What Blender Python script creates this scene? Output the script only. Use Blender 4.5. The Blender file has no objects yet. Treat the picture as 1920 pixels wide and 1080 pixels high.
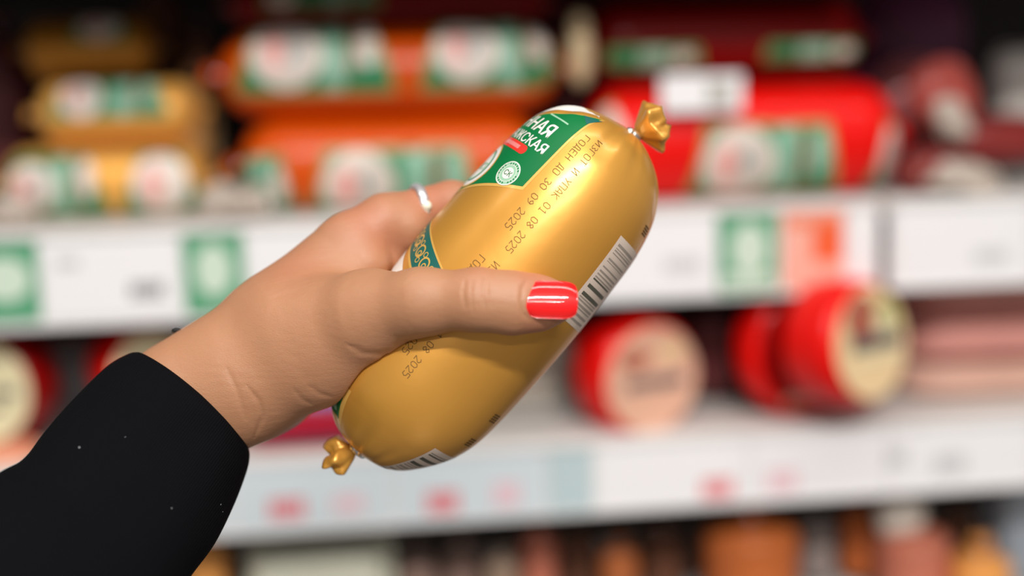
import bpy, bmesh, math, random
import numpy as np
from mathutils import Vector, Matrix, Euler, noise
from mathutils.bvhtree import BVHTree
random.seed(7)
C = bpy.context.scene.collection
sc = bpy.context.scene
PI = math.pi
# ------------------------------------------------------------------ camera, world, light
F_PX = 2400.0
CAM = Vector((0, 0, 1.35))
cam_d = bpy.data.cameras.new('camera'); cam = bpy.data.objects.new('camera', cam_d); C.objects.link(cam)
cam.location = CAM
cam.rotation_mode = 'XYZ'
_yaw, _pitch, _roll = math.radians(6.5), math.radians(-8), math.radians(1.6)
CR = (Matrix.Rotation(-_yaw, 3, 'Z') @ Matrix.Rotation(PI/2 + _pitch, 3, 'X') @ Matrix.Rotation(-_roll, 3, 'Z'))
cam.rotation_euler = CR.to_euler('XYZ')
cam_d.sensor_width = 36; cam_d.lens = 36 * F_PX / 1920
cam_d.clip_start = 0.02
D0 = 0.49
cam_d.dof.use_dof = True; cam_d.dof.focus_distance = D0 - 0.027; cam_d.dof.aperture_fstop = 2.45
sc.camera = cam
w = bpy.data.worlds.new('world'); sc.world = w; w.use_nodes = True
w.node_tree.nodes['Background'].inputs[0].default_value = (1.0, 0.96, 0.93, 1)
w.node_tree.nodes['Background'].inputs[1].default_value = 0.28
def area(name, loc, sx, sy, power, target, col=(1, 0.965, 0.92)):
    l = bpy.data.lights.new(name, 'AREA'); l.shape = 'RECTANGLE'; l.size = sx; l.size_y = sy; l.energy = power; l.color = col
    o = bpy.data.objects.new(name, l); C.objects.link(o); o.location = loc
    o.rotation_euler = (Vector(target) - Vector(loc)).to_track_quat('-Z', 'Y').to_euler()
    return o
area('ceiling_strip_light', (0.1, -1.25, 2.75), 1.1, 0.09, 88, (0.1, -1.2, 0))
area('ceiling_strip_light', (0.1, -3.0, 2.75), 1.4, 0.09, 62, (0.1, -2.7, 0))
area('ceiling_strip_light', (0.1, 0.15, 2.75), 2.6, 0.12, 16, (0.1, 0.2, 0))
sc.view_settings.view_transform = 'Standard'; sc.view_settings.look = 'None'
sc.view_settings.exposure = 0.0; sc.view_settings.gamma = 1; sc.view_settings.use_curve_mapping = False

# ------------------------------------------------------------------ helpers
K = D0 / F_PX
def cam2w(v): return CAM + CR @ Vector(v)
def PZ(px, py, zmm):
    """a picture position and a distance in front of the working plane (mm, + towards the viewer) -> camera-frame metres"""
    d = D0 - zmm / 1000.0
    return np.array(((px - 960) / F_PX * d, -(py - 540) / F_PX * d, -d))
def PW(px, py, zmm): return cam2w(PZ(px, py, zmm))
def WY(px, py, Y):
    """where the line of sight through a pixel meets the upright plane y = Y"""
    r = CR @ Vector(((px - 960) / F_PX, -(py - 540) / F_PX, -1))
    t = (Y - CAM.y) / r.y
    return CAM + r * t
def lin(c):
    c = [x / 255 for x in c]
    return tuple((x / 12.92 if x <= 0.04045 else ((x + 0.055) / 1.055) ** 2.4) for x in c) + (1,)
MATS = {}
def mat(name, rgb, rough=0.5, metal=0.0, coat=0.0, sss=0.0, var=0.06, scale=20, bump=0.0, bscale=60, trans=0.0, alpha=1.0, spec=0.5):
    if name in MATS: return MATS[name]
    m = bpy.data.materials.new(name); m.use_nodes = True; nt = m.node_tree; b = nt.nodes['Principled BSDF']
    base = lin(rgb)
    tc = nt.nodes.new('ShaderNodeTexCoord')
    nz = nt.nodes.new('ShaderNodeTexNoise'); nz.inputs['Scale'].default_value = scale; nz.inputs['Detail'].default_value = 3
    nt.links.new(tc.outputs['Object'], nz.inputs['Vector'])
    mx = nt.nodes.new('ShaderNodeMix'); mx.data_type = 'RGBA'
    mx.inputs[6].default_value = tuple(x * (1 - var * 1.5) for x in base[:3]) + (1,)
    mx.inputs[7].default_value = tuple(min(1, x * (1 + var * 1.5)) for x in base[:3]) + (1,)
    nt.links.new(nz.outputs[0], mx.inputs[0]); nt.links.new(mx.outputs[2], b.inputs['Base Color'])
    b.inputs['Roughness'].default_value = rough; b.inputs['Metallic'].default_value = metal
    b.inputs['Coat Weight'].default_value = coat; b.inputs['Coat Roughness'].default_value = 0.12
    b.inputs['Specular IOR Level'].default_value = spec
    if sss:
        b.inputs['Subsurface Weight'].default_value = sss; b.inputs['Subsurface Radius'].default_value = (1, 0.35, 0.2)
        b.inputs['Subsurface Scale'].default_value = 0.004
    if trans: b.inputs['Transmission Weight'].default_value = trans
    if alpha < 1: b.inputs['Alpha'].default_value = alpha
    if bump:
        n2 = nt.nodes.new('ShaderNodeTexNoise'); n2.inputs['Scale'].default_value = bscale; n2.inputs['Detail'].default_value = 4
        nt.links.new(tc.outputs['Object'], n2.inputs['Vector'])
        bp = nt.nodes.new('ShaderNodeBump'); bp.inputs['Strength'].default_value = bump; bp.inputs['Distance'].default_value = 0.002
        nt.links.new(n2.outputs[0], bp.inputs['Height']); nt.links.new(bp.outputs[0], b.inputs['Normal'])
    MATS[name] = m
    return m
def mesh_obj(name, verts, faces, m, parent=None, smooth=True, label=None):
    me = bpy.data.meshes.new(name); me.from_pydata([tuple(v) for v in verts], [], [tuple(f) for f in faces]); me.update()
    if smooth: me.polygons.foreach_set('use_smooth', [True] * len(me.polygons))
    me.materials.append(m)
    o = bpy.data.objects.new(name, me); C.objects.link(o)
    if parent: o.parent = parent
    if label: o['label'] = label
    return o
def thing(name, label, cat, loc=(0, 0, 0), rot=(0, 0, 0), group=None):
    o = bpy.data.objects.new(name, None); C.objects.link(o); o.location = loc; o.rotation_euler = rot
    o.empty_display_size = 0.02
    o['label'] = label; o['category'] = cat
    if group: o['group'] = group
    return o
def tag(o, label, cat, group=None):
    o['label'] = label; o['category'] = cat
    if group: o['group'] = group
    return o
def box_vf(x0, x1, y0, y1, z0, z1, bev=0.0):
    bm = bmesh.new(); bmesh.ops.create_cube(bm, size=1)
    for v in bm.verts:
        v.co = Vector((x0 + (v.co.x + .5) * (x1 - x0), y0 + (v.co.y + .5) * (y1 - y0), z0 + (v.co.z + .5) * (z1 - z0)))
    if bev: bmesh.ops.bevel(bm, geom=bm.edges[:], offset=bev, segments=2, affect='EDGES', profile=0.6)
    bm.verts.index_update()
    vs = [v.co.copy() for v in bm.verts]; fs = [[v.index for v in f.verts] for f in bm.faces]; bm.free()
    return vs, fs
def box(name, x0, x1, y0, y1, z0, z1, m, parent=None, bev=0.0, label=None):
    vs, fs = box_vf(x0, x1, y0, y1, z0, z1, bev)
    return mesh_obj(name, vs, fs, m, parent, False, label)
def grid_faces(nu, nv, wrap_v=False, off=0):
    fs = []
    for i in range(nu - 1):
        for j in range(nv if wrap_v else nv - 1):
            a = off + i * nv + j; b = off + i * nv + (j + 1) % nv
            fs.append((a, b, b + nv, a + nv))
    return fs
def structure(o): o['kind'] = 'structure'; return o

# ------------------------------------------------------------------ structure and shelves
M_white = mat('painted_white_metal', (222, 217, 212), 0.45, var=0.02)
M_rail = mat('white_plastic', (226, 224, 224), 0.35, var=0.015)
M_dark = mat('dark_lining', (46, 36, 36), 0.6, var=0.1)
M_floor = mat('floor_tile', (112, 108, 103), 0.3, var=0.05, scale=3)
M_ceil = mat('ceiling_paint', (200, 200, 198), 0.8, var=0.02)
M_black = mat('black_gap', (22, 18, 19), 0.6)
def zat(px, py, Y): return WY(px, py, Y).z
Z1 = zat(960, 400, 1.0); Z1b = zat(960, 576, 1.0)
Z2 = zat(960, 832, 1.0); Z2b = zat(960, 972, 1.0)
Z3 = Z2 - (Z1 - Z2) * 1.0
Z0 = WY(0, -34, 1.0).z + 0.06
structure(box('floor', -4, 4, -4, 2, -0.1, 0, M_floor))
structure(box('ceiling', -4, 4, -4, 2, 2.95, 3.05, M_ceil))
structure(box('wall_back', -4, 4, 1.60, 1.7, 0, 2.95, M_dark))
def shelf(ztop, zbot, label, splits, Y=1.0, x0=-2, x1=2.2):
    t = thing('shelf', label, 'shelf', (0.1, Y, ztop - 0.012), group=None)
    def lb(name, a, b, c, d, e, f, m, bev=0.0, lab=None):
        return box(name, a - 0.1, b - 0.1, c - Y, d - Y, e - ztop + 0.012, f - ztop + 0.012, m, t, bev, lab)
    xs = [x0] + splits + [x1]
    for a, b in zip(xs[:-1], xs[1:]):
        lb('shelf_board', a + 0.002, b - 0.002, Y + 0.004, 1.59, ztop - 0.014, ztop, M_white, 0.001)
        r = lb('price_rail', a + 0.004, b - 0.004, Y, Y + 0.004, zbot, ztop - 0.001, M_rail, 0.0012)
        r2 = lb('rail_lip', a + 0.004, b - 0.004, Y - 0.004, Y, ztop - 0.006, ztop - 0.001, M_rail, 0.001)
        r3 = lb('rail_lip', a + 0.004, b - 0.004, Y - 0.004, Y, zbot, zbot + 0.003, M_rail, 0.001)
        lb('dark_underside', a + 0.002, b - 0.002, Y + 0.006, 1.59, ztop - 0.020, ztop - 0.0145, M_black)
    return t
XS = WY(1658, 450, 1.0).x
shelf(Z0, Z0 - 0.06, 'topmost shelf of the case, above the red and orange sausages', [XS])
shelf(Z1, Z1b, 'white shelf carrying the orange, gold and red sausages, with a wide price rail', [XS])
shelf(Z2, Z2b, 'white shelf carrying the round red packs, below the hand', [XS + 0.4])
shelf(Z3, Z3 - 0.06, 'lowest shelf, carrying the smoked sausages at the foot of the picture', [XS + 0.1])

# price tags in the rails
P_green = mat('print_green', (88, 160, 120), 0.4, var=0.03)
P_greenp = mat('print_pale_green', (205, 222, 205), 0.4, var=0.03)
P_paper = mat('paper_white', (238, 236, 238), 0.5, var=0.01)
P_paperb = mat('paper_cool', (206, 216, 222), 0.5, var=0.01)
P_grey = mat('print_grey', (120, 118, 124), 0.5)
P_lgrey = mat('print_light_grey', (200, 198, 202), 0.5)
P_orange = mat('print_orange', (240, 130, 95), 0.4)
P_orange2 = mat('print_deep_orange', (240, 98, 52), 0.4)
P_peach = mat('print_peach', (244, 176, 158), 0.4)
P_red = mat('print_red', (225, 90, 100), 0.4)
P_pink = mat('print_pink', (238, 190, 200), 0.4)
def disc_vf(cx, cz, rx, rz, y, n=28, th=0.0003):
    vs = [(cx, y, cz)]; fs = []
    for i in range(n):
        a = 2 * PI * i / n; vs.append((cx + rx * math.cos(a), y, cz + rz * math.sin(a)))
    for i in range(n): fs.append((0, 1 + i, 1 + (i + 1) % n))
    return vs, fs
def price_tag(px0, px1, yt, yb, label, m=P_paper, marks=(), Y=1.0, group='price tags'):
    """px0..px1 at mid height yt..yb; marks: (kind, px0, px1, py0, py1, material)"""
    ym = (yt + yb) / 2
    a = WY(px0, ym, Y); b = WY(px1, ym, Y); zt = WY((px0 + px1) / 2, yt, Y).z; zb = WY((px0 + px1) / 2, yb, Y).z
    cx = (a.x + b.x) / 2
    t = thing('price_tag', label, 'price tag', (cx, Y, zb), group=group)
    hw = (b.x - a.x) / 2
    box('tag_card', -hw, hw, -0.0022, -0.0002, 0, zt - zb, m, t, 0.0004)
    for i, (kind, x0, x1, y0, y1, mm) in enumerate(marks):
        p = WY(x0, y0, Y); q = WY(x1, y1, Y)
        u0, u1 = p.x - cx, q.x - cx; v1, v0 = p.z - zb, q.z - zb
        yy = -0.0026 - 0.0003 * i
        if kind == 'disc':
            vs, fs = disc_vf((u0 + u1) / 2, (v0 + v1) / 2, abs(u1 - u0) / 2, abs(v1 - v0) / 2, yy)
            mesh_obj('printed_emblem', vs, fs, mm, t)
        elif kind == 'bars':   # a line of small unreadable print
            n = 5
            vs, fs = [], []
            for k in range(n):
                c, d = u0 + (u1 - u0) * k / n, u0 + (u1 - u0) * (k + 0.75) / n
                o = len(vs); vs += [(c, yy, v0), (d, yy, v0), (d, yy, v1), (c, yy, v1)]; fs.append((o, o + 1, o + 2, o + 3))
            mesh_obj('small_print', vs, fs, mm, t)
        else:
            vs = [(u0, yy, v0), (u1, yy, v0), (u1, yy, v1), (u0, yy, v1)]
            mesh_obj('printed_panel', vs, [(0, 1, 2, 3)], mm, t)
    return t
sl = 0.041
def yl(x, y960): return y960 - (x - 960) * sl
def mk(kind, x0, x1, dy0, dy1, m, base=490):
    xm = (x0 + x1) / 2; c = yl(xm, base)
    return (kind, x0, x1, c + dy0, c + dy1, m)
def rtag(x0, x1, label, m=P_paper, marks=(), base=490, h=75, Y=1.0, group='price tags'):
    c = yl((x0 + x1) / 2, base)
    return price_tag(x0, x1, c - h, c + h, label, m, marks, Y, group)
rtag(-30, 74, 'green square tag with a pale round emblem, first at the end of the upper rail', P_green, [mk('disc', -40, 62, -44, 34, P_greenp)])
rtag(82, 338, 'wide white price tag between two green tags, above the cream round pack', P_paper, [mk('bars', 245, 312, 12, 38, P_grey), mk('rect', 105, 150, -40, -25, P_lgrey)])
rtag(345, 458, 'green square tag with a pale round emblem just above the wrist', P_green, [mk('disc', 364, 438, -54, 40, P_greenp)])
rtag(466, 700, 'white price tag behind the back of the hand', P_paper, [mk('bars', 560, 640, 12, 38, P_lgrey)])
rtag(706, 900, 'white price tag hidden behind the held sausage', P_paper)
rtag(908, 1112, 'white price tag behind the thumb', P_paper)
rtag(1120, 1340, 'white price tag with small grey print beside the held sausage', P_paper, [mk('bars', 1245, 1315, 6, 32, P_lgrey)])
rtag(1346, 1456, 'green square tag with a pale emblem next to the orange tag', P_green, [mk('disc', 1368, 1438, -52, 42, P_greenp), mk('rect', 1352, 1448, 44, 66, P_greenp)])
rtag(1466, 1580, 'orange and peach square tag on the upper rail', P_peach, [mk('rect', 1522, 1578, -44, 22, P_orange2), mk('rect', 1470, 1520, -62, -46, P_orange), mk('rect', 1522, 1578, -62, -46, P_orange)])
rtag(1588, 1640, 'narrow blank white tag at the rail joint', P_paper)
rtag(1676, 1925, 'bright white price tag on the rail past the joint', P_paper, [mk('bars', 1826, 1888, 14, 38, P_lgrey)], base=494)
# lower rail
def mk2(kind, x0, x1, yc, hh, m): return (kind, x0, x1, yc - hh, yc + hh, m)
def rtag2(x0, x1, label, m, marks):
    xm = (x0 + x1) / 2; c = 905 - (xm - 960) * 0.058
    return price_tag(x0, x1, c - 58, c + 58, label, m, marks, 1.0, 'lower rail price tags')
rtag2(60, 300, 'cool white price tag on the lower rail behind the sleeve', P_paperb, [])
rtag2(306, 432, 'small cool white price tag on the lower rail beside the cuff', P_paperb, [])
rtag2(440, 735, 'cool white price tag with two faint red marks, under the tail of the held sausage', P_paperb, [mk2('bars', 505, 575, 952, 16, P_red), mk2('bars', 625, 685, 942, 13, P_pink)])
rtag2(742, 1020, 'cool white price tag with red marks, below the rounded end of the held sausage', P_paperb, [mk2('bars', 800, 862, 940, 18, P_red), mk2('bars', 925, 975, 925, 20, P_pink)])
rtag2(1027, 1110, 'pale blue blank card on the lower rail', mat('paper_blue', (186, 204, 208), 0.5, var=0.01), [])
rtag2(1117, 1400, 'white price tag with one red mark under the pink faced round pack', P_paper, [mk2('bars', 1315, 1375, 914, 16, P_red)])
rtag2(1407, 1660, 'white price tag with a pink mark under the stacked round packs', P_paper, [mk2('bars', 1438, 1495, 900, 18, P_pink)])
rtag2(1667, 1930, 'white price tag with faint grey print at the far end of the lower rail', P_paper, [mk2('bars', 1750, 1810, 868, 18, P_lgrey), mk2('bars', 1660, 1700, 855, 12, P_lgrey)])

# ------------------------------------------------------------------ generic packed sausage lying or standing on a shelf
M_clip = mat('aluminium', (215, 216, 218), 0.25, 0.9, var=0.02)
def chub_r(t, blunt=0.16):
    """radius factor along the length t in 0..1"""
    e = max(0.0, min(t, 1 - t)) / blunt
    if e >= 1: return 1.0
    return max(0.06, (1 - (1 - e) ** 2.6) ** 0.5)
def lathe(name, L, r, m, parent, blunt=0.16, nu=34, nv=40, folds=0.02, seed=0):
    vs = []
    ph0 = seed * 1.7
    for i in range(nu):
        t = 0.5 - 0.5 * math.cos(PI * i / (nu - 1)); f = chub_r(t, blunt); e = 1 - f
        for j in range(nv):
            a = 2 * PI * j / nv
            rr = r * f * (1 + folds * e * 3 * math.cos(9 * a + ph0) + 0.012 * math.sin(2 * a + 5 * t + ph0))
            vs.append((-L / 2 + L * t, rr * math.sin(a), rr * math.cos(a)))
    fs = grid_faces(nu, nv, True)
    fs.append(tuple(range(nv - 1, -1, -1))); fs.append(tuple(range((nu - 1) * nv, nu * nv)))
    fs = [tuple(reversed(f)) for f in fs]
    return mesh_obj(name, vs, fs, m, parent)
def chub_patch(name, L, r, x0, x1, a0, a1, m, parent, shape='rect', off=0.0006, blunt=0.16, skew=0.0):
    """flat print wrapped on a lying sausage; a measured from straight up towards the viewer"""
    nu, nv = 12, 14
    vs, fs = [], []
    def P(x, a):
        f = chub_r((x + L / 2) / L, blunt) * r * 1.013 + off
        return (x, -f * math.sin(a), f * math.cos(a))
    if shape == 'rect':
        for i in range(nu):
            for j in range(nv):
                aa = a0 + (a1 - a0) * j / (nv - 1)
                u = x0 + (x1 - x0) * i / (nu - 1) + skew * (aa - (a0 + a1) / 2) * (1 if i > nu / 2 else -1)
                vs.append(P(u, aa))
        fs = grid_faces(nu, nv)
    else:
        cx, ca = (x0 + x1) / 2, (a0 + a1) / 2; hx, ha = (x1 - x0) / 2, (a1 - a0) / 2
        nr, nt = 6, 28
        for i in range(nr):
            q = i / (nr - 1) + 0.001
            for j in range(nt):
                b = 2 * PI * j / nt; vs.append(P(cx + hx * q * math.cos(b), ca + ha * q * math.sin(b)))
        fs = grid_faces(nr, nt, True)
    return mesh_obj(name, vs, fs, m, parent)
def gather(name, m, parent, loc, axis, r0, r1, ln, seed=0, n=7):
    """crumpled film gathered behind a clip"""
    z = Vector(axis).normalized(); x = z.orthogonal().normalized(); y = z.cross(x)
    nu, nv = 14, 64; vs = []
    rnd = random.Random(seed)
    ph = [rnd.uniform(0, 6.28) for _ in range(4)]
    for i in range(nu):
        t = i / (nu - 1)
        base = r0 + (r1 - r0) * min(1, (t * 1.9)) ** 0.8 * (1 - 0.55 * max(0, t - 0.55) / 0.45)
        for j in range(nv):
            a = 2 * PI * j / nv
            k = 1 + 0.20 * t * math.cos(n * a + ph[0] + 1.5 * t) + 0.20 * t * math.cos(2 * a + ph[1]) + 0.09 * t * math.sin((n + 4) * a + ph[2] + 3 * t)
            nn = noise.noise(Vector((math.cos(a) * 2.2 + seed, math.sin(a) * 2.2, t * 2.6))) * 0.5
            h = ln * t * (1 + 0.10 * math.cos(3 * a + ph[3])) + ln * t * 0.3 * nn
            k *= 1 + nn * t
            p = Vector(loc) + x * (base * k * math.cos(a)) + y * (base * k * math.sin(a) * 0.85) + z * h
            vs.append(p)
    c = len(vs); vs.append(Vector(loc) + z * ln * 0.86)
    fs = grid_faces(nu, nv, True)
    fs += [((nu - 1) * nv + j, (nu - 1) * nv + (j + 1) % nv, c) for j in range(nv)]
    return mesh_obj(name, vs, fs, m, parent)
def torus(name, m, parent, loc, axis, R, r, sq=1.0, nu=28, nv=12):
    z = Vector(axis).normalized(); x = z.orthogonal().normalized(); y = z.cross(x); vs = []
    for i in range(nu):
        a = 2 * PI * i / nu; d = x * math.cos(a) + y * math.sin(a)
        for j in range(nv):
            b = 2 * PI * j / nv
            vs.append(Vector(loc) + d * (R + r * math.cos(b)) + z * (r * sq * math.sin(b)))
    fs = []
    for i in range(nu):
        for j in range(nv):
            fs.append((i * nv + j, ((i + 1) % nu) * nv + j, ((i + 1) % nu) * nv + (j + 1) % nv, i * nv + (j + 1) % nv))
    return mesh_obj(name, vs, fs, m, parent)
L_white = mat('label_cream', (222, 208, 198), 0.45)
L_green = mat('label_green', (34, 128, 82), 0.4)
L_mint = mat('label_mint', (140, 184, 160), 0.4)
L_olive = mat('label_olive_edge', (158, 142, 62), 0.4)
L_pink = mat('label_pink', (232, 158, 152), 0.4)
L_grey = mat('label_grey', (182, 180, 174), 0.4)
L_brown = mat('label_brown', (150, 108, 84), 0.4)
def chub(label, px0, px1, cy, dia_px, Y, m, labels=(), group=None, zrest=None, blunt=0.16, yaw=0.0, cat='sausage', name='sausage', clips=True, seed=0, edge=L_olive):
    """px0..px1 wide, centre height cy at px middle, diameter in pixels, standing at depth Y.
    labels: (px_start, px_end, a0, a1, style)"""
    xm = (px0 + px1) / 2
    a = WY(px0, cy, Y); b = WY(px1, cy, Y); c = WY(xm, cy, Y)
    r = (WY(xm, cy - dia_px / 2, Y) - WY(xm, cy + dia_px / 2, Y)).length / 2
    L = b.x - a.x
    z = c.z if zrest is None else zrest + r * 1.015
    t = thing(name, label, cat, ((a.x + b.x) / 2, Y, z - r), (0, 0, yaw), group)
    o = Vector((0, 0, r))
    body = lathe('casing', L, r, m, t, blunt, seed=seed); body.location = o
    S = L / (px1 - px0)
    for li in labels:
        q0, q1, a0, a1, style = li
        u0 = (q0 - xm) * S; u1 = (q1 - xm) * S
        sg = 1
        kw = dict(blunt=blunt)
        if style == 'sticker':
            p = chub_patch('white_sticker', L, r, u0, u1, a0, a1, P_paper, t, off=0.0014, **kw); p.location = o
            d = chub_patch('small_print', L, r, u0 + (u1 - u0) * .62, u0 + (u1 - u0) * .82, a0 + (a1 - a0) * .25, a0 + (a1 - a0) * .6, L_grey, p, off=0.0018, **kw)
            continue
        p = chub_patch('printed_label', L, r, u0, u1, a0, a1, edge, t, off=0.0006, skew=0.010, **kw); p.location = o
        w_ = u1 - u0; h_ = a1 - a0; ca = (a0 + a1) / 2
        chub_patch('label_field', L, r, u0 + .03 * w_, u1 - .03 * w_, a0 + .05 * h_, a1 - .05 * h_, L_green, p, off=0.0010, skew=0.010, **kw)
        if style == 'wide':   # disc, mint band, brown band, pale figure
            dr = min(w_ * 0.26, h_ * r * 0.47)
            cx = u0 + dr * 1.15
            chub_patch('emblem_disc', L, r, cx - dr, cx + dr, ca - dr / r, ca + dr / r, L_white, p, 'disc', off=0.0014, **kw)
            chub_patch('pink_mark', L, r, cx - dr * .58, cx - dr * .05, ca - dr / r * .55, ca + dr / r * .5, L_pink, p, 'disc', off=0.0018, **kw)
            chub_patch('grey_mark', L, r, cx + dr * .0, cx + dr * .55, ca - dr / r * .6, ca + dr / r * .45, L_grey, p, 'disc', off=0.0019, **kw)
            chub_patch('mint_band', L, r, u0 + .56 * w_, u0 + .70 * w_, a0 + .06 * h_, a1 - .06 * h_, L_mint, p, off=0.0015, **kw)
            chub_patch('brown_mark', L, r, u0 + .73 * w_, u0 + .79 * w_, a0 + .1 * h_, a1 - .25 * h_, L_brown, p, off=0.0015, **kw)
            chub_patch('pale_figure', L, r, u0 + .80 * w_, u0 + .95 * w_, a0 + .1 * h_, ca + .18 * h_, L_mint if seed % 2 else L_white, p, 'disc', off=0.0017, **kw)
        elif style == 'disc':
            chub_patch('emblem_disc', L, r, u0 + .06 * w_, u1 - .06 * w_, a0 + .06 * h_, a1 - .06 * h_, L_white, p, 'disc', off=0.0014, **kw)
            chub_patch('pink_mark', L, r, u0 + .25 * w_, u0 + .5 * w_, a0 + .25 * h_, a1 - .25 * h_, L_pink, p, 'disc', off=0.0018, **kw)
        elif style == 'band':
            chub_patch('mint_band', L, r, u0 + .35 * w_, u0 + .65 * w_, a0 + .06 * h_, a1 - .06 * h_, L_mint, p, off=0.0015, **kw)
            chub_patch('cream_mark', L, r, u0 + .68 * w_, u0 + .92 * w_, a0 + .2 * h_, a1 - .2 * h_, L_white, p, 'disc', off=0.0016, **kw)
    if clips:
        for s in (-1, 1):
            torus('metal_clip', M_clip, t, Vector((s * (L / 2 + 0.001), 0, r)), (1, 0, 0), r * 0.08, r * 0.05, 1.4, 14, 8)
            gather('gathered_end', m, t, Vector((s * (L / 2 + 0.003), 0, r)), (s, 0, 0.2), r * 0.06, r * 0.2, r * 0.26, seed + s + 3)
    return t, r
def film(name, rgb, rough=0.3, coat=0.4, metal=0.0): return mat(name, rgb, rough + 0.12, metal, coat * 0.4, var=0.05, scale=30, bump=0.12, bscale=35, spec=0.18)
M_or = film('film_orange', (212, 78, 0)); M_rd = film('film_red', (232, 10, 4)); M_rd2 = film('film_dark_red', (150, 6, 6)); M_rd_shade = film('film_red_shaded', (126, 2, 2))  # last red is darkened to carry the shade under the upper shelf
M_gd = film('film_gold', (236, 172, 84), 0.35, 0.3, 0.25); M_gd_shade = film('film_gold_shaded', (170, 112, 34), 0.4, 0.3, 0.2)  # second gold has the shade of the stack's top mixed into its colour
M_mar = film('film_maroon', (92, 42, 44)); M_brn = film('film_brown', (104, 66, 48), 0.45, 0.2)

# orange stack
def top_of(t, r): return t.location.z + 2 * r
D = math.radians
t, r = chub('orange sausage at the bottom of the orange stack, partly behind the finger', 452, 1015, 302, 172, 1.10, M_or,
     [(590, 880, D(70), D(165), 'wide'), (440, 545, D(72), D(160), 'band'), (925, 1040, D(70), D(165), 'band')], 'orange sausages', Z1, seed=1)
t2, r2 = chub('orange sausage on top of the orange stack, with two round emblems facing out', 410, 1045, 122, 164, 1.10, M_or,
     [(462, 716, D(8), D(120), 'wide'), (796, 1030, D(8), D(120), 'wide')], 'orange sausages', top_of(t, r), seed=2)
chub('dark red sausage above the orange stack, shade put into its colour', 430, 1030, -10, 100, 1.12, M_rd_shade, [(500, 700, D(40), D(100), 'wide')], 'dark red sausages', top_of(t2, r2) - 0.002, seed=3)
# gold stack
t, r = chub('gold sausage at the bottom of the gold stack, with two round emblems', 8, 392, 322, 134, 1.11, M_gd,
     [(18, 196, D(38), D(150), 'wide'), (250, 368, D(38), D(150), 'disc')], 'gold sausages', Z1, seed=4)
t2, r2 = chub('gold sausage lying second in the gold stack, label turned upwards', 72, 372, 200, 118, 1.125, M_gd,
     [(118, 312, D(20), D(100), 'wide')], 'gold sausages', top_of(t, r) , seed=5)
chub('gold sausage at the top of the gold stack, shade put into its colour', 48, 292, 50, 118, 1.15, M_gd_shade, [(150, 240, D(20), D(80), 'disc')], 'gold sausages', top_of(t2, r2)+0.001, seed=6)
# red stack
t, r = chub('bright red sausage at the bottom of the red stack, with a green and cream label', 1096, 1664, 250, 210, 1.085, M_rd,
     [(1276, 1530, D(72), D(152), 'wide'), (1098, 1150, D(40), D(120), 'disc'), (1608, 1664, D(72), D(150), 'disc')], 'red sausages', Z1, seed=7, blunt=0.13)
t2, r2 = chub('red sausage on top of the red stack, with a white sticker below its label', 1098, 1600, 90, 176, 1.13, M_rd_shade,
     [(1120, 1290, D(96), D(122), 'band'), (1405, 1585, D(94), D(116), 'band')], 'red sausages', top_of(t, r) - 0.004, seed=8, blunt=0.12)  # upper red sausage wears the film with shade in its colour
def card(label, x0, x1, y0, y1, Y, m, cat, marks=()):
    a = WY(x0, y1, Y); b = WY(x1, y0, Y); cx = (a.x + b.x) / 2
    t = thing(cat.replace(' ', '_'), label, cat, (cx, Y, a.z))
    box('card', -(b.x - a.x) / 2, (b.x - a.x) / 2, -0.0006, 0.0006, 0, b.z - a.z, m, t, 0.0003)
    for (q0, q1, p0, p1, mm) in marks:
        c = WY(q0, p1, Y); d = WY(q1, p0, Y)
        box('small_print', c.x - cx, d.x - cx, -0.0010, -0.0007, c.z - a.z, d.z - a.z, mm, t)
    return t
card('white paper sticker standing out across the red sausages', 1240, 1392, 138, 212, 1.026, P_paper, 'sticker', [(1325, 1370, 150, 200, L_grey)])
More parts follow.
